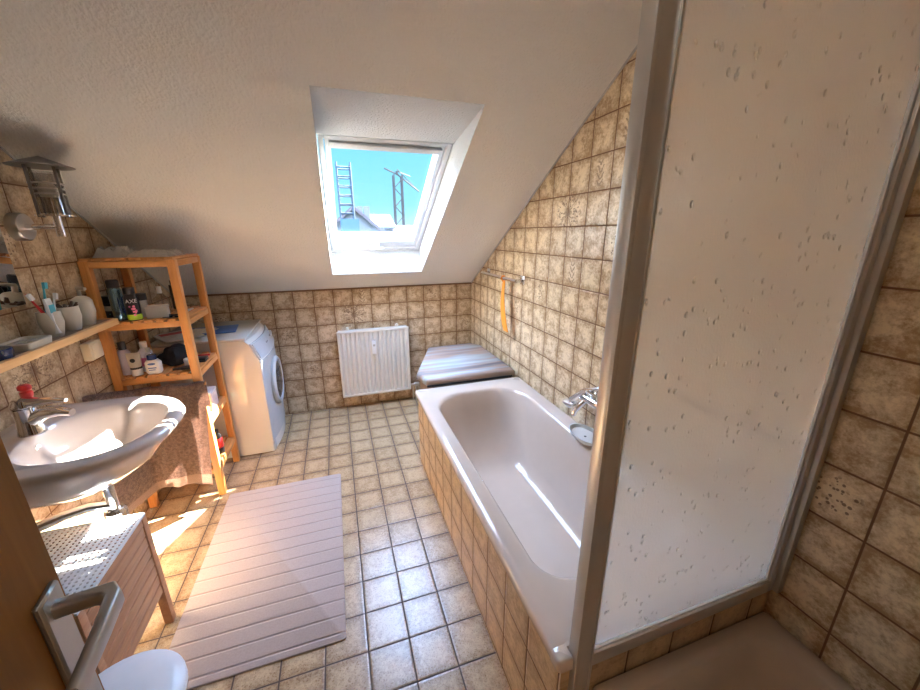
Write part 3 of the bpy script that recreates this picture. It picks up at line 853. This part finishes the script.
# ------------------------------------------------------------------ wash basin
bas = thing('wash_basin', 'beige ceramic wash basin on the left wall under the console shelf', 'sink', (-2.0, -1.70, .66))
BZ = .838
def bl(x0, x1, hw, rf, rb, z, cy=-1.70): return rrect(x0, x1, cy - hw, cy + hw, (rf, rb, rb, rf), z, 12)
L = [bl(-2.272, -1.92, .13, .12, .02, .655), bl(-2.272, -1.875, .18, .16, .02, .68), bl(-2.272, -1.81, .235, .21, .02, .735), bl(-2.272, -1.772, .262, .235, .02, .785),
     bl(-2.272, -1.750, .277, .25, .02, .806), bl(-2.272, -1.742, .282, .255, .02, .822), bl(-2.272, -1.750, .279, .25, .02, .834), bl(-2.268, -1.766, .268, .24, .02, BZ)]
def el(cx, ax, ay, z, p=2.0):
    # ellipse with the same vertex count and starting side as bl()
    out = []
    N = 4 * 13
    for k in range(4):
        for i in range(13):
            t = PI / 2 * (k + i / 12) * .9999
            c, s_ = math.cos(t), math.sin(t)
            e_ = 2 / p
            out.append((cx + ax * math.copysign(abs(c) ** e_, c), -1.70 + ay * math.copysign(abs(s_) ** e_, s_), z))
    return out
L += [el(-1.974, .188, .212, BZ - .001, 2.3), el(-1.974, .182, .206, BZ - .006, 2.3), el(-1.975, .173, .196, BZ - .030, 2.2), el(-1.977, .156, .178, BZ - .075, 2.1),
      el(-1.98, .125, .140, BZ - .112), el(-1.98, .075, .085, BZ - .132), el(-1.985, .024, .024, BZ - .138)]
part('basin_bowl', B().loft(L, True, True), M['ceramic'], bas, ang=70)
part('drain_plug', B().lathe([(.001, .006), (.014, .005), (.022, .001), (.023, -.002), (.001, -.002)], (-1.985, -1.70, BZ - .134), 20), M['chrome'], bas)
part('overflow_ring', B().lathe([(.004, 0), (.011, 0), (.011, .004), (.004, .004), (.004, 0)], (-2.146, -1.70, BZ - .045), 16, 'x', False, False), M['chrome'], bas)
tap = thing('basin_tap', 'chrome single lever tap on the back deck of the wash basin', 'tap', (-2.160, -1.672, BZ))
tx, ty = -2.160, -1.672
b = B().lathe([(.001, 0), (.036, 0), (.036, .003), (.033, .012), (.029, .05), (.028, .085), (.029, .092), (.001, .094)], (tx, ty, BZ), 28)
part('tap_body', b, M['chrome'], tap)
part('spout', B().tube([(tx + .010, ty, BZ + .045), (tx + .05, ty - .008, BZ + .066), (tx + .10, ty - .022, BZ + .074), (tx + .135, ty - .032, BZ + .068)], [.026, .020, .015, .012], 16), M['chrome'], tap)
b = B().lathe([(.001, 0), (.029, 0), (.030, .010), (.024, .024), (.001, .028)], (tx, ty, BZ + .0945), 28)
b.tube([(tx + .005, ty, BZ + .106), (tx + .05, ty - .008, BZ + .110), (tx + .10, ty - .018, BZ + .112), (tx + .125, ty - .024, BZ + .110)], [.022, .015, .009, .006], 14)
part('lever', b, M['chrome'], tap)
prf = [(.001, 0), (.012, 0), (.015, .004), (.016, .014), (.016, .018), (.012, .022), (.013, .024), (.017, .029), (.0165, .038), (.012, .043), (.001, .044)]
rc = part('red_cap', B().lathe(prf, (tx + .012, ty + .010, BZ + .1225), 14), M['red'], None, loc=(tx, ty, BZ + .1225))
tag(rc, 'small ribbed red plastic cap on top of the basin tap', 'cap')
# drain under the basin
tr = thing('sink_trap', 'chrome bottle trap and drain pipe under the wash basin', 'pipe', (-2.02, -1.70, .40))
b = B().tube([(-2.00, -1.70, .654), (-2.00, -1.70, .50)], .017, 14).lathe([(.001, 0), (.030, 0), (.034, .02), (.034, .09), (.026, .10), (.001, .10)], (-2.00, -1.70, .415), 18)
part('trap_body', b, M['chrome'], tr)
part('drain_pipe', B().tube([(-2.00, -1.70, .53), (-2.06, -1.715, .545), (-2.12, -1.74, .545), (-2.20, -1.77, .53), (XL + .002, -1.80, .52)], .018, 14), M['chrome'], tr)
vl = thing('angle_valve', 'small white and chrome supply valve on the wall under the basin', 'valve', (-2.26, -1.50, .50))
part('valve_body', B().tube([(XL, -1.50, .52), (-2.225, -1.50, .52)], .012, 10).tube([(-2.225, -1.50, .50), (-2.225, -1.52, .66)], .006, 8), M['chrome'], vl)
part('valve_knob', B().lathe([(.001, 0), (.018, 0), (.020, .02), (.001, .024)], (-2.222, -1.50, .52), 12, 'x'), M['white_plastic'], vl)

# ------------------------------------------------------------------ things on the console shelf
CZ = 1.0905
def mug(name, label, cat, c, r0, r1, h, group=None, lid=False):
    t = thing(name, label, cat, c, group)
    pr = [(.001, 0), (r0 * .9, 0), (r0, .006), (r1, h * .55), (r1 * .93, h)]
    if lid: pr += [(r1 * .72, h + .012), (r1 * .35, h + .020), (.001, h + .022)]
    else: pr += [(r1 * .86, h - .001), (r1 * .9, h * .5), (r0 * .85, .010), (.001, .009)]
    part('cup_body', B().lathe(pr, c, 28), M['stoneware'], t)
    return t
c1 = (-2.212, -1.345, CZ)
mug('toothbrush_cup', 'cream stoneware tumbler holding toothbrushes, nearest the soap dish', 'tumbler', c1, .026, .036, .098)
c2 = (-2.212, -1.235, CZ)
mug('tumbler', 'cream stoneware tumbler full of small hair clips, middle of the set', 'tumbler', c2, .026, .036, .098)
c3 = (-2.212, -1.135, CZ)
sp = mug('soap_dispenser', 'cream stoneware soap dispenser with a silver pump beside the pine shelf', 'soap dispenser', c3, .027, .037, .105, None, True)
part('pump_head', B().tube([(c3[0], c3[1], CZ + .12), (c3[0], c3[1], CZ + .155)], .007, 10).tube([(c3[0] - .004, c3[1], CZ + .158), (c3[0] + .030, c3[1] - .012, CZ + .156)], .007, 10), M['brushed'], sp)
def brush(label, base, top, mat, head):
    base, top = Vector(base), Vector(top); d = (top - base).normalized()
    t = thing('toothbrush', label, 'toothbrush', tuple(base))
    part('brush_handle', B().tube([base, base.lerp(top, .5), base.lerp(top, .85), top], [.005, .006, .003, .0035], 8), mat, t)
    p = top - d * .024
    part('brush_head', B().bar(p + Vector((.006, -.002, 0)), top + Vector((.006, -.002, 0)), .010, .012), head, t)
    return t
brush('red toothbrush leaning left in the first stoneware tumbler', (-2.20, -1.333, CZ + .012), (-2.222, -1.405, CZ + .172), M['red'], M['white_plastic'])
brush('light blue toothbrush standing upright in the first stoneware tumbler', (-2.222, -1.352, CZ + .012), (-2.215, -1.318, CZ + .205), M['skyblue'], M['skyblue'])
brush('white toothbrush leaning right in the first stoneware tumbler', (-2.205, -1.358, CZ + .012), (-2.205, -1.296, CZ + .160), M['white_plastic'], M['white_plastic'])
tb = thing('toothpaste_tube', 'white and blue toothpaste tube standing in the first stoneware tumbler', 'tube', (-2.195, -1.350, CZ + .012))
part('tube_body', B().loft([[( -2.193 + a * w, -1.352 - (z - .0) * .10 + b_ * .016, CZ + .014 + z) for a, b_ in ((1, 1), (-1, 1), (-1, -1), (1, -1))] for z, w in ((0, .008), (.07, .007), (.135, .003))]), M['white_plastic'], tb)
part('printed_band', B().box(-2.187, -2.1855, -1.376, -1.348, CZ + .095, CZ + .125), M['skyblue'], tb)
for k in range(9):
    a = k * .7; r = .018
    p = Vector((c2[0] + r * math.cos(a), c2[1] + r * math.sin(a), CZ + .082 + .005 * (k % 3)))
    o = part('hair_clip', B().tube([p, p + Vector((.012 * math.cos(a), .014 * math.sin(a + 1), .022))], [.006, .004], 6), plain('brown_clip', (.12, .07, .05), .5) if k == 0 else bpy.data.materials['brown_clip'], None, loc=tuple(p))
    tag(o, 'brown hair clip in the middle stoneware tumbler', 'hair clip', 'hair clips in the tumbler')
o = part('drip_mat', B().box(-2.262, -2.170, -1.400, -1.095, CZ - .0002, CZ + .0012), M['black_plastic'], None, loc=(-2.21, -1.24, CZ)); o.name = 'tray'
bpy.data.objects.remove(o)
sdish = thing('soap_dish', 'flat cream stoneware soap dish on the console shelf', 'soap dish', (-2.205, -1.500, CZ))
b = B().loft([rrect(-2.252, -2.166, -1.562, -1.438, .018, CZ, 5), rrect(-2.256, -2.162, -1.568, -1.432, .022, CZ + .024, 5), rrect(-2.250, -2.168, -1.562, -1.438, .018, CZ + .027, 5),
              rrect(-2.246, -2.172, -1.556, -1.444, .016, CZ + .016, 5)])
part('dish_body', b, M['stoneware'], sdish)
b = B()
for k in range(3): b.box(-2.240 + .024 * k, -2.228 + .024 * k, -1.545, -1.455, CZ + .0165, CZ + .021, .001)
part('dish_grooves', b, M['grey_card'], sdish)
tin = thing('cream_tin', 'round navy blue cream tin on the console shelf at the left edge', 'tin', (-2.205, -1.63, CZ))
part('tin_base', B().lathe([(.001, 0), (.036, 0), (.037, .002), (.037, .016), (.001, .016)], (-2.200, -1.640, CZ), 28), M['navy'], tin)
part('tin_lid', B().lathe([(.001, .0165), (.038, .0165), (.039, .018), (.039, .030), (.036, .033), (.001, .034)], (-2.200, -1.640, CZ), 28), M['navy'], tin)
b = B().box(-.018, .018, -.0045, .0045, 0, .0006); b = wrap(b, (-2.200, -1.640, CZ), .0392, CZ + .024, .55)
part('tin_label', b, M['white_plastic'], tin)

# ------------------------------------------------------------------ things on the pine shelf
def bottle(name, label, cat, c, prof, mat, parts=(), seg=22, sx=1, sy=1, group=None):
    t = thing(name, label, cat, c, group)
    part('bottle_body', B().lathe(prof, c, seg, 'z', True, True, sx, sy), mat, t)
    for nm, pr, mt in parts: part(nm, B().lathe(pr, c, seg, 'z', True, True, sx, sy), mt, t)
    return t
Z2 = LEV[1]
# second board
t = bottle('cosmetic_jar', 'black hair gel jar with a grey label band, leftmost on the second board', 'jar', (-2.228, -.865, Z2), [(.001, 0), (.040, 0), (.042, .004), (.042, .080), (.001, .081)], M['black_plastic'],
           [('jar_lid', [(.001, .081), (.044, .081), (.044, .113), (.041, .116), (.001, .116)], M['black_plastic']), ('label_band', [(.0424, .044), (.0428, .045), (.0428, .067), (.0424, .068)], M['grey_card'])])
for s_, z, k in (('studio', .030, .011), ('gel', .016, .011)):
    part('jar_lettering', wrap(text_bm(s_, k), (-2.228, -.865), .0422, Z2 + z, .25), M['teal'], t) if 0 else None
part('label_print', wrap(B().box(-.020, .020, -.003, .003, 0, .0006), (-2.228, -.865), .0422, Z2 + .028, .25), M['teal'], t)
t = bottle('spray_can', 'metallic blue grey spray can with a black cap on the second board', 'spray can', (-2.184, -.930, Z2), [(.001, 0), (.026, 0), (.0275, .004), (.0275, .150), (.022, .160), (.001, .161)], M['steelblue'],
           [('spray_cap', [(.001, .161), (.023, .161), (.025, .165), (.025, .193), (.020, .199), (.001, .200)], M['black_plastic'])])
part('label_print', wrap(B().box(-.010, .010, -.045, .045, 0, .0006), (-2.184, -.930), .0275, Z2 + .07, .9), M['navy'], t)
t = bottle('spray_can', 'black deodorant spray can with pink and lime print on the second board', 'spray can', (-2.120, -.945, Z2), [(.001, 0), (.027, 0), (.0285, .004), (.0285, .112), (.020, .130), (.001, .131)], M['black_plastic'],
           [('spray_cap', [(.001, .131), (.021, .131), (.023, .135), (.023, .160), (.001, .163)], M['black_plastic']),
            ('lime_band', [(.0286, .004), (.0290, .005), (.0290, .030), (.0286, .031)], M['lime'])])
part('can_lettering', wrap(text_bm('AXE', .025), (-2.120, -.945), .0287, Z2 + .096, .35), M['white_plastic'], t)
rnd = random.Random(3)
b = B()
for k in range(11):
    q = B().lathe([(.001, 0), (rnd.uniform(.004, .007), 0), (.001, .0008)], (rnd.uniform(-.012, .012), rnd.uniform(-.026, .026), 0), 7)
    q.bm.to_mesh(tmp := bpy.data.meshes.new('tmp')); b.bm.from_mesh(tmp); bpy.data.meshes.remove(tmp); q.bm.free()
part('pink_print', wrap(b, (-2.120, -.945), .0287, Z2 + .052, .35), M['pink'], t)
o = thing('cardboard_box', 'small grey white box lying behind the spray cans on the second board', 'box', (-2.035, -.915, Z2))
MM = Matrix.Translation((-2.038, -.905, Z2)) @ Matrix.Rotation(.18, 4, 'Z')
part('box_body', B().box(-.044, .044, -.030, .030, .0005, .050, .002, 1, MM), M['grey_card'], o)
part('box_lid', B().box(-.045, .045, -.031, .031, .0505, .060, .002, 1, MM), M['grey_card'], o)
bottle('cream_jar', 'small black jar standing behind the grey white box', 'jar', (-2.118, -.86, Z2), [(.001, 0), (.024, 0), (.025, .003), (.025, .085), (.001, .086)], M['grey_card'],
       [('jar_lid', [(.001, .086), (.027, .086), (.027, .118), (.001, .120)], M['black_plastic'])])
t = bottle('perfume_bottle', 'clear perfume bottle with a white cap on the second board', 'perfume bottle', (-2.060, -.780, Z2), [(.001, 0), (.036, 0), (.038, .004), (.036, .075), (.016, .095), (.012, .105), (.001, .106)], M['clear'],
           [('bottle_cap', [(.001, .106), (.011, .106), (.011, .142), (.001, .144)], M['white_plastic'])])
bottle('lotion_bottle', 'tall black bottle behind the right front leg on the second board', 'bottle', (-2.030, -.66, Z2), [(.001, 0), (.024, 0), (.026, .004), (.026, .135), (.001, .137)], M['black_plastic'],
       [('bottle_cap', [(.001, .137), (.018, .137), (.018, .160), (.001, .162)], M['black_plastic'])])
o = thing('sunglasses', 'black folded sunglasses lying at the right end of the second board', 'sunglasses', (-1.955, -.93, Z2))
for k in (-1, 1): part('lens', B().lathe([(.001, 0), (.022, 0), (.022, .003), (.001, .003)], (-1.965 + .026 * k, -.935, Z2 + .0015), 16, 'z', True, True, 1.0, .8), M['dark_glass'], o)
part('glasses_frame', B().tube([(-2.01, -.925, Z2 + .004), (-1.99, -.91, Z2 + .010), (-1.965, -.915, Z2 + .009), (-1.94, -.91, Z2 + .010), (-1.925, -.920, Z2 + .004)], .003, 8).tube([(-2.01, -.925, Z2 + .004), (-1.94, -.885, Z2 + .004)], .0025, 8), M['black_plastic'], o)
t = thing('cosmetic_tube', 'white tube lying on the right side of the second board', 'tube', (-1.925, -.80, Z2))
part('tube_body', B().tube([(-1.945, -.86, Z2 + .012), (-1.93, -.76, Z2 + .011)], [.010, .004], 12), M['white_plastic'], t)
part('tube_cap', B().tube([(-1.949, -.885, Z2 + .012), (-1.945, -.861, Z2 + .012)], .009, 12), M['white_plastic'], t)

# third board
Z3 = LEV[2]
bottle('shampoo_bottle', 'tall lilac bottle with a black cap, leftmost on the third board', 'bottle', (-2.222, -.915, Z3), [(.001, 0), (.026, 0), (.028, .004), (.028, .118), (.016, .132), (.001, .133)], M['lilac'],
       [('bottle_cap', [(.001, .133), (.017, .133), (.017, .172), (.001, .174)], M['black_plastic'])], sx=1.0, sy=.8)
t = thing('face_cream_tube', 'cream tube with a round black emblem standing on its cap, third board', 'tube', (-2.172, -.945, Z3))
cx, cy = -2.172, -.945
part('tube_cap', B().lathe([(.001, 0), (.023, 0), (.024, .002), (.024, .034), (.001, .035)], (cx, cy, Z3), 20), M['white_plastic'], t)
part('cap_ring', B().lathe([(.001, .035), (.0245, .035), (.0245, .045), (.001, .045)], (cx, cy, Z3), 20), M['black_plastic'], t)
b = B(); L = []
for h, rx, ry in ((.045, .024, .024), (.07, .027, .020), (.10, .030, .012), (.118, .031, .003)):
    L.append([(cx + rx * math.cos(2 * PI * k / 20), cy + ry * math.sin(2 * PI * k / 20), Z3 + h) for k in range(20)])
part('tube_body', b.loft(L), M['stoneware'], t)
part('round_emblem', B().lathe([(.001, 0), (.011, 0), (.011, -.0012), (.001, -.0012)], (cx, cy - .0185, Z3 + .082), 16, 'y'), M['black_plastic'], t)
bottle('lotion_bottle', 'clear pink bottle with a white cap behind the cream tube', 'bottle', (-2.150, -.875, Z3), [(.001, 0), (.030, 0), (.032, .004), (.032, .10), (.014, .125), (.001, .126)], M['lilac'],
       [('bottle_cap', [(.001, .126), (.016, .126), (.016, .156), (.001, .158)], M['white_plastic']), ('label_band', [(.0322, .03), (.0326, .031), (.0326, .075), (.0322, .076)], M['pink'])])
t = thing('lotion_bottle', 'squat white bottle with a navy cap and blue print on the third board', 'bottle', (-2.097, -.945, Z3))
b = B().loft([rrect(-2.125, -2.069, -.960, -.930, .012, Z3 + z, 5) if 1 else 0 for z in (0,)] + [rrect(-2.132, -2.062, -.965, -.925, .018, Z3 + .010, 5), rrect(-2.133, -2.061, -.965, -.925, .018, Z3 + .060, 5), rrect(-2.120, -2.074, -.960, -.930, .013, Z3 + .076, 5)])
part('bottle_body', b, M['white_plastic'], t)
part('bottle_cap', B().lathe([(.001, 0), (.020, 0), (.020, .022), (.018, .025), (.001, .026)], (-2.097, -.945, Z3 + .0762), 20), M['navy'], t)
b = B(); b.lathe([(.001, 0), (.017, 0), (.017, -.0012), (.001, -.0012)], (-2.097, -.9652, Z3 + .056), 18, 'y', True, True, .35, 1.0)
b.box(-2.115, -2.079, -.9664, -.9652, Z3 + .032, Z3 + .037).box(-2.113, -2.085, -.9664, -.9652, Z3 + .022, Z3 + .026)
part('label_print', b, M['blue'], t)
bottle('spray_bottle', 'small clear bottle between the cream tube and the squat white bottle', 'bottle', (-2.123, -.905, Z3), [(.001, 0), (.020, 0), (.021, .003), (.021, .09), (.010, .105), (.001, .106)], M['clear'],
       [('bottle_cap', [(.001, .106), (.011, .106), (.011, .128), (.001, .129)], M['grey_card'])])
# black hair dryer bag
def lump(c, r, sx, sy, sz, amp, sc, seed):
    b = B().ball((0, 0, 0), r, 1, 1, 1, 28, 18)
    for v in b.bm.verts:
        k = 1 + amp * mnoise.noise(v.co * sc + Vector((seed, 0, 0)))
        v.co = Vector((c[0] + v.co.x * sx * k, c[1] + v.co.y * sy * k, max(c[2], c[2] + r * sz * .8 + v.co.z * sz * k)))
    return b
t = part('toiletry_bag', lump((-2.055, -.79, Z3 + .001), .068, 1.05, 1.3, .85, .5, 18, 2), M['dark_cloth'], None, loc=(-2.055, -.80, Z3)); tag(t, 'crumpled black cloth bag in the middle of the third board', 'bag')
t = thing('hair_brush', 'black hair brush lying along the front of the third board', 'hair brush', (-1.975, -.93, Z3))
part('brush_handle', B().tube([(-2.02, -.945, Z3 + .010), (-1.985, -.935, Z3 + .010)], [.006, .008], 10), M['black_plastic'], t)
part('brush_head', B().box(-1.985, -1.925, -.952, -.918, Z3 + .002, Z3 + .020, .006), M['black_plastic'], t)
t = thing('powder_box', 'small white round box in front of the black cloth bag', 'box', (-1.962, -.875, Z3))
part('box_base', B().lathe([(.001, 0), (.028, 0), (.029, .002), (.029, .024), (.001, .025)], (-1.960, -.868, Z3 + .001), 20), M['white_plastic'], t)
part('box_lid', B().lathe([(.001, .0255), (.030, .0255), (.030, .040), (.001, .042)], (-1.960, -.868, Z3 + .001), 20), M['white_plastic'], t)
t = thing('hair_comb', 'red orange comb lying on the right of the third board', 'comb', (-1.93, -.75, Z3))
part('comb_spine', B().box(-1.985, -1.905, -.735, -.722, Z3 + .008, Z3 + .018, .002), M['red'], t)
b = B()
for k in range(14): b.box(-1.983 + k * .0057, -1.9805 + k * .0057, -.758, -.735, Z3 + .010, Z3 + .014)
part('comb_teeth', b, M['red'], t)
t = thing('glasses_case', 'black flat case at the right rear of the third board', 'case', (-1.935, -.80, Z3))
part('case_base', B().box(-1.962, -1.902, -.830, -.765, Z3 + .001, Z3 + .010, .003), M['black_plastic'], t)
part('case_lid', B().box(-1.962, -1.902, -.830, -.765, Z3 + .0105, Z3 + .022, .004), M['black_plastic'], t)

# fourth and fifth boards
Z4 = LEV[3]
t = part('folded_cloth', lump((-2.12, -.80, Z4 + .001), .085, 1.2, 1.4, .75, .35, 9, 5), M['textile'], None, loc=(-2.12, -.80, Z4)); tag(t, 'bundled grey patterned cloth on the fourth board behind the towel', 'cloth')
t = thing('tissue_box', 'pale pink box with a white lid on the right of the fourth board', 'box', (-1.945, -.80, Z4))
part('box_body', B().box(-1.992, -1.905, -.855, -.745, Z4 + .001, Z4 + .095, .004), M['pinkbox'], t)
part('box_lid', B().box(-1.994, -1.903, -.857, -.743, Z4 + .0955, Z4 + .112, .004), M['white_plastic'], t)
Z5 = LEV[4]
bottle('cleaner_bottle', 'teal green cleaning bottle on the lowest board', 'bottle', (-1.972, -.90, Z5), [(.001, 0), (.034, 0), (.036, .005), (.036, .13), (.015, .165), (.001, .166)], M['teal'],
       [('bottle_cap', [(.001, .166), (.016, .166), (.016, .195), (.001, .197)], M['white_plastic'])])
bottle('cleaner_bottle', 'dark bottle with a red label on the right of the lowest board', 'bottle', (-1.930, -.82, Z5), [(.001, 0), (.024, 0), (.026, .005), (.026, .11), (.013, .13), (.001, .131)], M['black_plastic'],
       [('bottle_cap', [(.001, .131), (.014, .131), (.014, .155), (.001, .157)], M['black_plastic']), ('label_band', [(.0262, .04), (.0268, .041), (.0268, .10), (.0262, .101)], M['red'])])

# crinkled packaging on top
def crinkle(x0, x1, y0, y1, z0, h, seed, sc=26):
    def fn(u, v):
        e = min(u, 1 - u, v, 1 - v)
        hh = h * min(1, e * 7)
        p = Vector((u * (x1 - x0), v * (y1 - y0), seed)) * sc
        n = mnoise.noise(p) * .5 + mnoise.noise(p * 2.3) * .3
        return (x0 + u * (x1 - x0) + .006 * n, y0 + v * (y1 - y0) + .006 * n, z0 + max(0.0, hh * (.75 + .7 * n)))
    return B().grid(fn, 40, 30, .0012)
ZT = LEV[0] + .005
t = part('plastic_tray', crinkle(-2.222, -2.10, -.955, -.78, ZT, .050, 1.0, 38), M['film'], None, loc=(-2.15, -.87, ZT), ang=25); tag(t, 'crumpled clear plastic tray on the left of the shelf top', 'tray')
t = part('plastic_bag', crinkle(-2.095, -1.92, -.965, -.72, ZT, .034, 4.0, 34), M['film'], None, loc=(-2.0, -.85, ZT), ang=25); tag(t, 'flat crinkled clear plastic bag on the right of the shelf top', 'bag')

# ------------------------------------------------------------------ slatted laundry cabinet
cab = thing('laundry_cabinet', 'slatted wooden laundry cabinet with a white perforated top under the basin', 'cabinet', (-2.07, -1.97, 0))
KX0, KX1, KY0, KY1, KZ = -2.262, -1.892, -2.14, -1.745, .500
for x in (KX0, KX1 - .030):
    for y in (KY0, KY1 - .028):
        part('leg', B().box(x, x + .030, y, y + .028, 0, KZ - .004, .002), M['cabinet'], cab)
b = B(); nsl = 7; hh = (KZ - .035 - .155) / nsl
for i in range(nsl):
    z = .155 + i * hh
    b.box(KX1 - .016, KX1 - .004, KY0 + .028, KY1 - .028, z + .003, z + hh - .003, .002)
part('side_slats', b, M['cabinet'], cab)
b = B()
for i in range(nsl):
    z = .155 + i * hh
    b.box(KX0 + .03, KX1 - .03, KY1 - .016, KY1 - .004, z + .003, z + hh - .003, .002)
part('end_slats', b, M['cabinet'], cab)
b = B().box(KX1 - .024, KX1 - .002, KY0 + .028, KY1 - .028, KZ - .034, KZ - .004, .002).box(KX0 + .03, KX1 - .03, KY1 - .024, KY1 - .002, KZ - .034, KZ - .004, .002)
part('top_rail', b, M['cabinet'], cab)
part('laundry_bag', B().box(KX0 + .02, KX1 - .03, KY0 + .03, KY1 - .03, .15, KZ - .12), M['grey_card'], cab)
# perforated top: crossing strips with real holes between them
b = B(); nx, nyy = 22, 28
dx, dy = (KX1 - KX0 - .012) / nx, (KY1 - KY0 - .012) / nyy
for i in range(nx + 1):
    x = KX0 + .006 + i * dx; b.box(x - dx * .26, x + dx * .26, KY0, KY1 - .005, KZ - .002, KZ + .001)
for j in range(nyy + 1):
    y = KY0 + .006 + j * dy; b.box(KX0, KX1 - .005, y - dy * .24, y + dy * .24, KZ - .0018, KZ + .0008)
part('perforated_top', b, M['white_plastic'], cab, smooth=False)
part('top_edge', B().box(KX0, KX1, KY1 - .005, KY1, KZ - .003, KZ + .004).box(KX1 - .005, KX1, KY0, KY1, KZ - .003, KZ + .004), M['white_plastic'], cab)

# ------------------------------------------------------------------ waste bin
bn = thing('waste_bin', 'round white plastic waste bin with a lid at the bottom left', 'bin', (-1.800, -2.265, 0))
part('bin_body', B().lathe([(.001, 0), (.112, 0), (.117, .006), (.139, .267), (.136, .2675), (.001, .2675)], (-1.800, -2.265, 0), 44), M['white_plastic'], bn)
part('bin_lid', B().lathe([(.147, .268), (.150, .272), (.150, .284), (.145, .290), (.11, .302), (.06, .310), (.001, .312)], (-1.800, -2.265, 0), 44, 'z', False, True), M['white_plastic'], bn)

# ------------------------------------------------------------------ bath mat
c = (-1.556, -1.528, 0)
b = B(); bm = b.bm
lo = rrect(-1.868, -1.246, -2.058, -1.000, .012, .001, 4)
b.loft([lo, [(x, y, .006) for x, y, z in lo], [(c[0] + (x - c[0]) * .99, c[1] + (y - c[1]) * .994, .0085) for x, y, z in lo]])
t = part('bath_mat', b, M['rug'], None, loc=c); tag(t, 'pinkish beige ribbed cotton bath mat on the floor tiles', 'bath mat')

# ------------------------------------------------------------------ outside the skylight
def at(u, v, D):
    """the place D metres away on the line of sight of a point of the view, used only to site the far buildings"""
    d = right * ((u - 460) / 368.85) + down * ((v - 345) / 368.85) + fwd
    return CAM + d * (D / math.hypot(d.x, d.y))
M['roof_grey'] = facade('slate_roof', (.055, .06, .07)); M['roof_red'] = facade('pinkish_roof', (.11, .075, .07))
M['render_wall'] = facade('pale_render', (.14, .125, .11)); M['scaf'] = plain('galvanised_tube', (.03, .045, .06), .7)
M['net'] = plain('blue_debris_net', (.04, .09, .15), .8); M['crane'] = plain('crane_paint', (.035, .028, .022), .7)
def house(name, label, u0, u1, vr, ve, D, depth, roof, along=True):
    a, c_ = at(u0, ve, D), at(u1, ve, D); zr = at((u0 + u1) / 2, vr, D).z; ze = a.z
    t = thing(name, label, 'house', ((a.x + c_.x) / 2, a.y + depth / 2, -9))
    ax, cx_ = a.x, c_.x; y0, y1 = a.y, a.y + depth
    if along:   # ridge parallel to x
        part('house_wall', B().box(ax + .3, cx_ - .3, y0 + .3, y1 - .3, -9, ze), M['render_wall'], t, smooth=False)
        part('roof', B().prism([(y0, ze - .1), (y0 + depth / 2, zr), (y1, ze - .1), (y1, ze - .3), (y0, ze - .3)], 'x', ax, cx_), roof, t, smooth=False)
    else:       # gable towards us
        mxx = (ax + cx_) / 2
        part('house_wall', B().prism([(ax + .3, -9), (cx_ - .3, -9), (cx_ - .3, ze), (mxx, zr - .15), (ax + .3, ze)], 'y', y0 + .3, y1 - .3), M['render_wall'], t, smooth=False)
        part('roof', B().prism([(ax, ze), (mxx, zr), (cx_, ze), (cx_, ze - .25), (mxx, zr - .28), (ax, ze - .25)], 'y', y0, y1), roof, t, smooth=False)
    return t, ax, cx_, y0, ze, zr
h1 = house('house', 'grey slate roofed house in the middle of the skylight view', 356, 397, 212, 226, 46, 10, M['roof_grey'])
for u in (360, 367):
    p = at(u, 216, 49); part('chimney', B().box(p.x - .35, p.x + .35, p.y - .3, p.y + .3, p.z - 1.5, p.z + 1.1), M['render_wall'], h1[0], smooth=False)
h2 = house('house', 'house with a pinkish roof slope in front of the grey roof', 318, 391, 205, 236, 30, 9, M['roof_red'], False)
h3 = house('house', 'pale house at the lower right of the skylight view', 392, 440, 225, 232, 58, 7, M['roof_red'])
sc = thing('scaffold_tower', 'scaffold tower with blue netting at the left of the skylight view', 'scaffold', tuple(at(347, 240, 24).xy) + (-9,))
p0, p1 = at(339.5, 200, 24), at(353, 200, 24)
ztop = at(346, 162, 24).z
b = B()
for x in (p0.x, p1.x):
    for dy in (0, .9): b.tube([(x, p0.y + dy, -9), (x, p0.y + dy, ztop)], .05, 6)
part('scaffold_standards', b, M['scaf'], sc)
b = B(); k = 0; z = ztop - .25
while z > -2:
    for dy in (0, .9): b.tube([(p0.x, p0.y + dy, z), (p1.x, p0.y + dy, z)], .04, 6)
    b.tube([(p0.x, p0.y, z), (p0.x, p0.y + .9, z)], .04, 6).tube([(p1.x, p0.y, z), (p1.x, p0.y + .9, z)], .04, 6)
    z -= .5
part('scaffold_ledgers', b, M['scaf'], sc)
zn = at(346, 219, 24).z
part('debris_net', B().box(p0.x - .05, p1.x + .25, p0.y - .12, p0.y - .06, -9, zn), M['net'], sc)
cr = thing('tower_crane', 'tower crane with a short jib at the right of the skylight view', 'crane', tuple(at(398, 230, 70).xy) + (-9,))
pc = at(398.5, 200, 70); zt = at(397, 175, 70).z; za = at(396, 171, 70).z
b = B()
for sx in (-.7, .7):
    for sy in (-.7, .7): b.tube([(pc.x + sx, pc.y + sy, -9), (pc.x + sx, pc.y + sy, zt)], .13, 5)
z = -9; s_ = 1
while z < zt - 1.5:
    b.tube([(pc.x - .7 * s_, pc.y - .7, z), (pc.x + .7 * s_, pc.y - .7, z + 1.5)], .08, 5); s_ = -s_; z += 1.5
part('crane_mast', b, M['crane'], cr)
j1 = at(419, 191.5, 72)
part('crane_jib', B().tube([(pc.x - 2.2, pc.y, zt + 1.0), (pc.x, pc.y, zt + .1), j1], .13, 5).tube([(pc.x, pc.y, zt + .9), j1], .08, 5), M['crane'], cr)
part('crane_apex', B().tube([(pc.x, pc.y, zt), (pc.x - .1, pc.y, za)], .22, 5).tube([(pc.x - .1, pc.y, za), pc.lerp(j1, .6) + Vector((0, 0, zt - pc.z - 1.0))], .06, 5), M['crane'], cr)
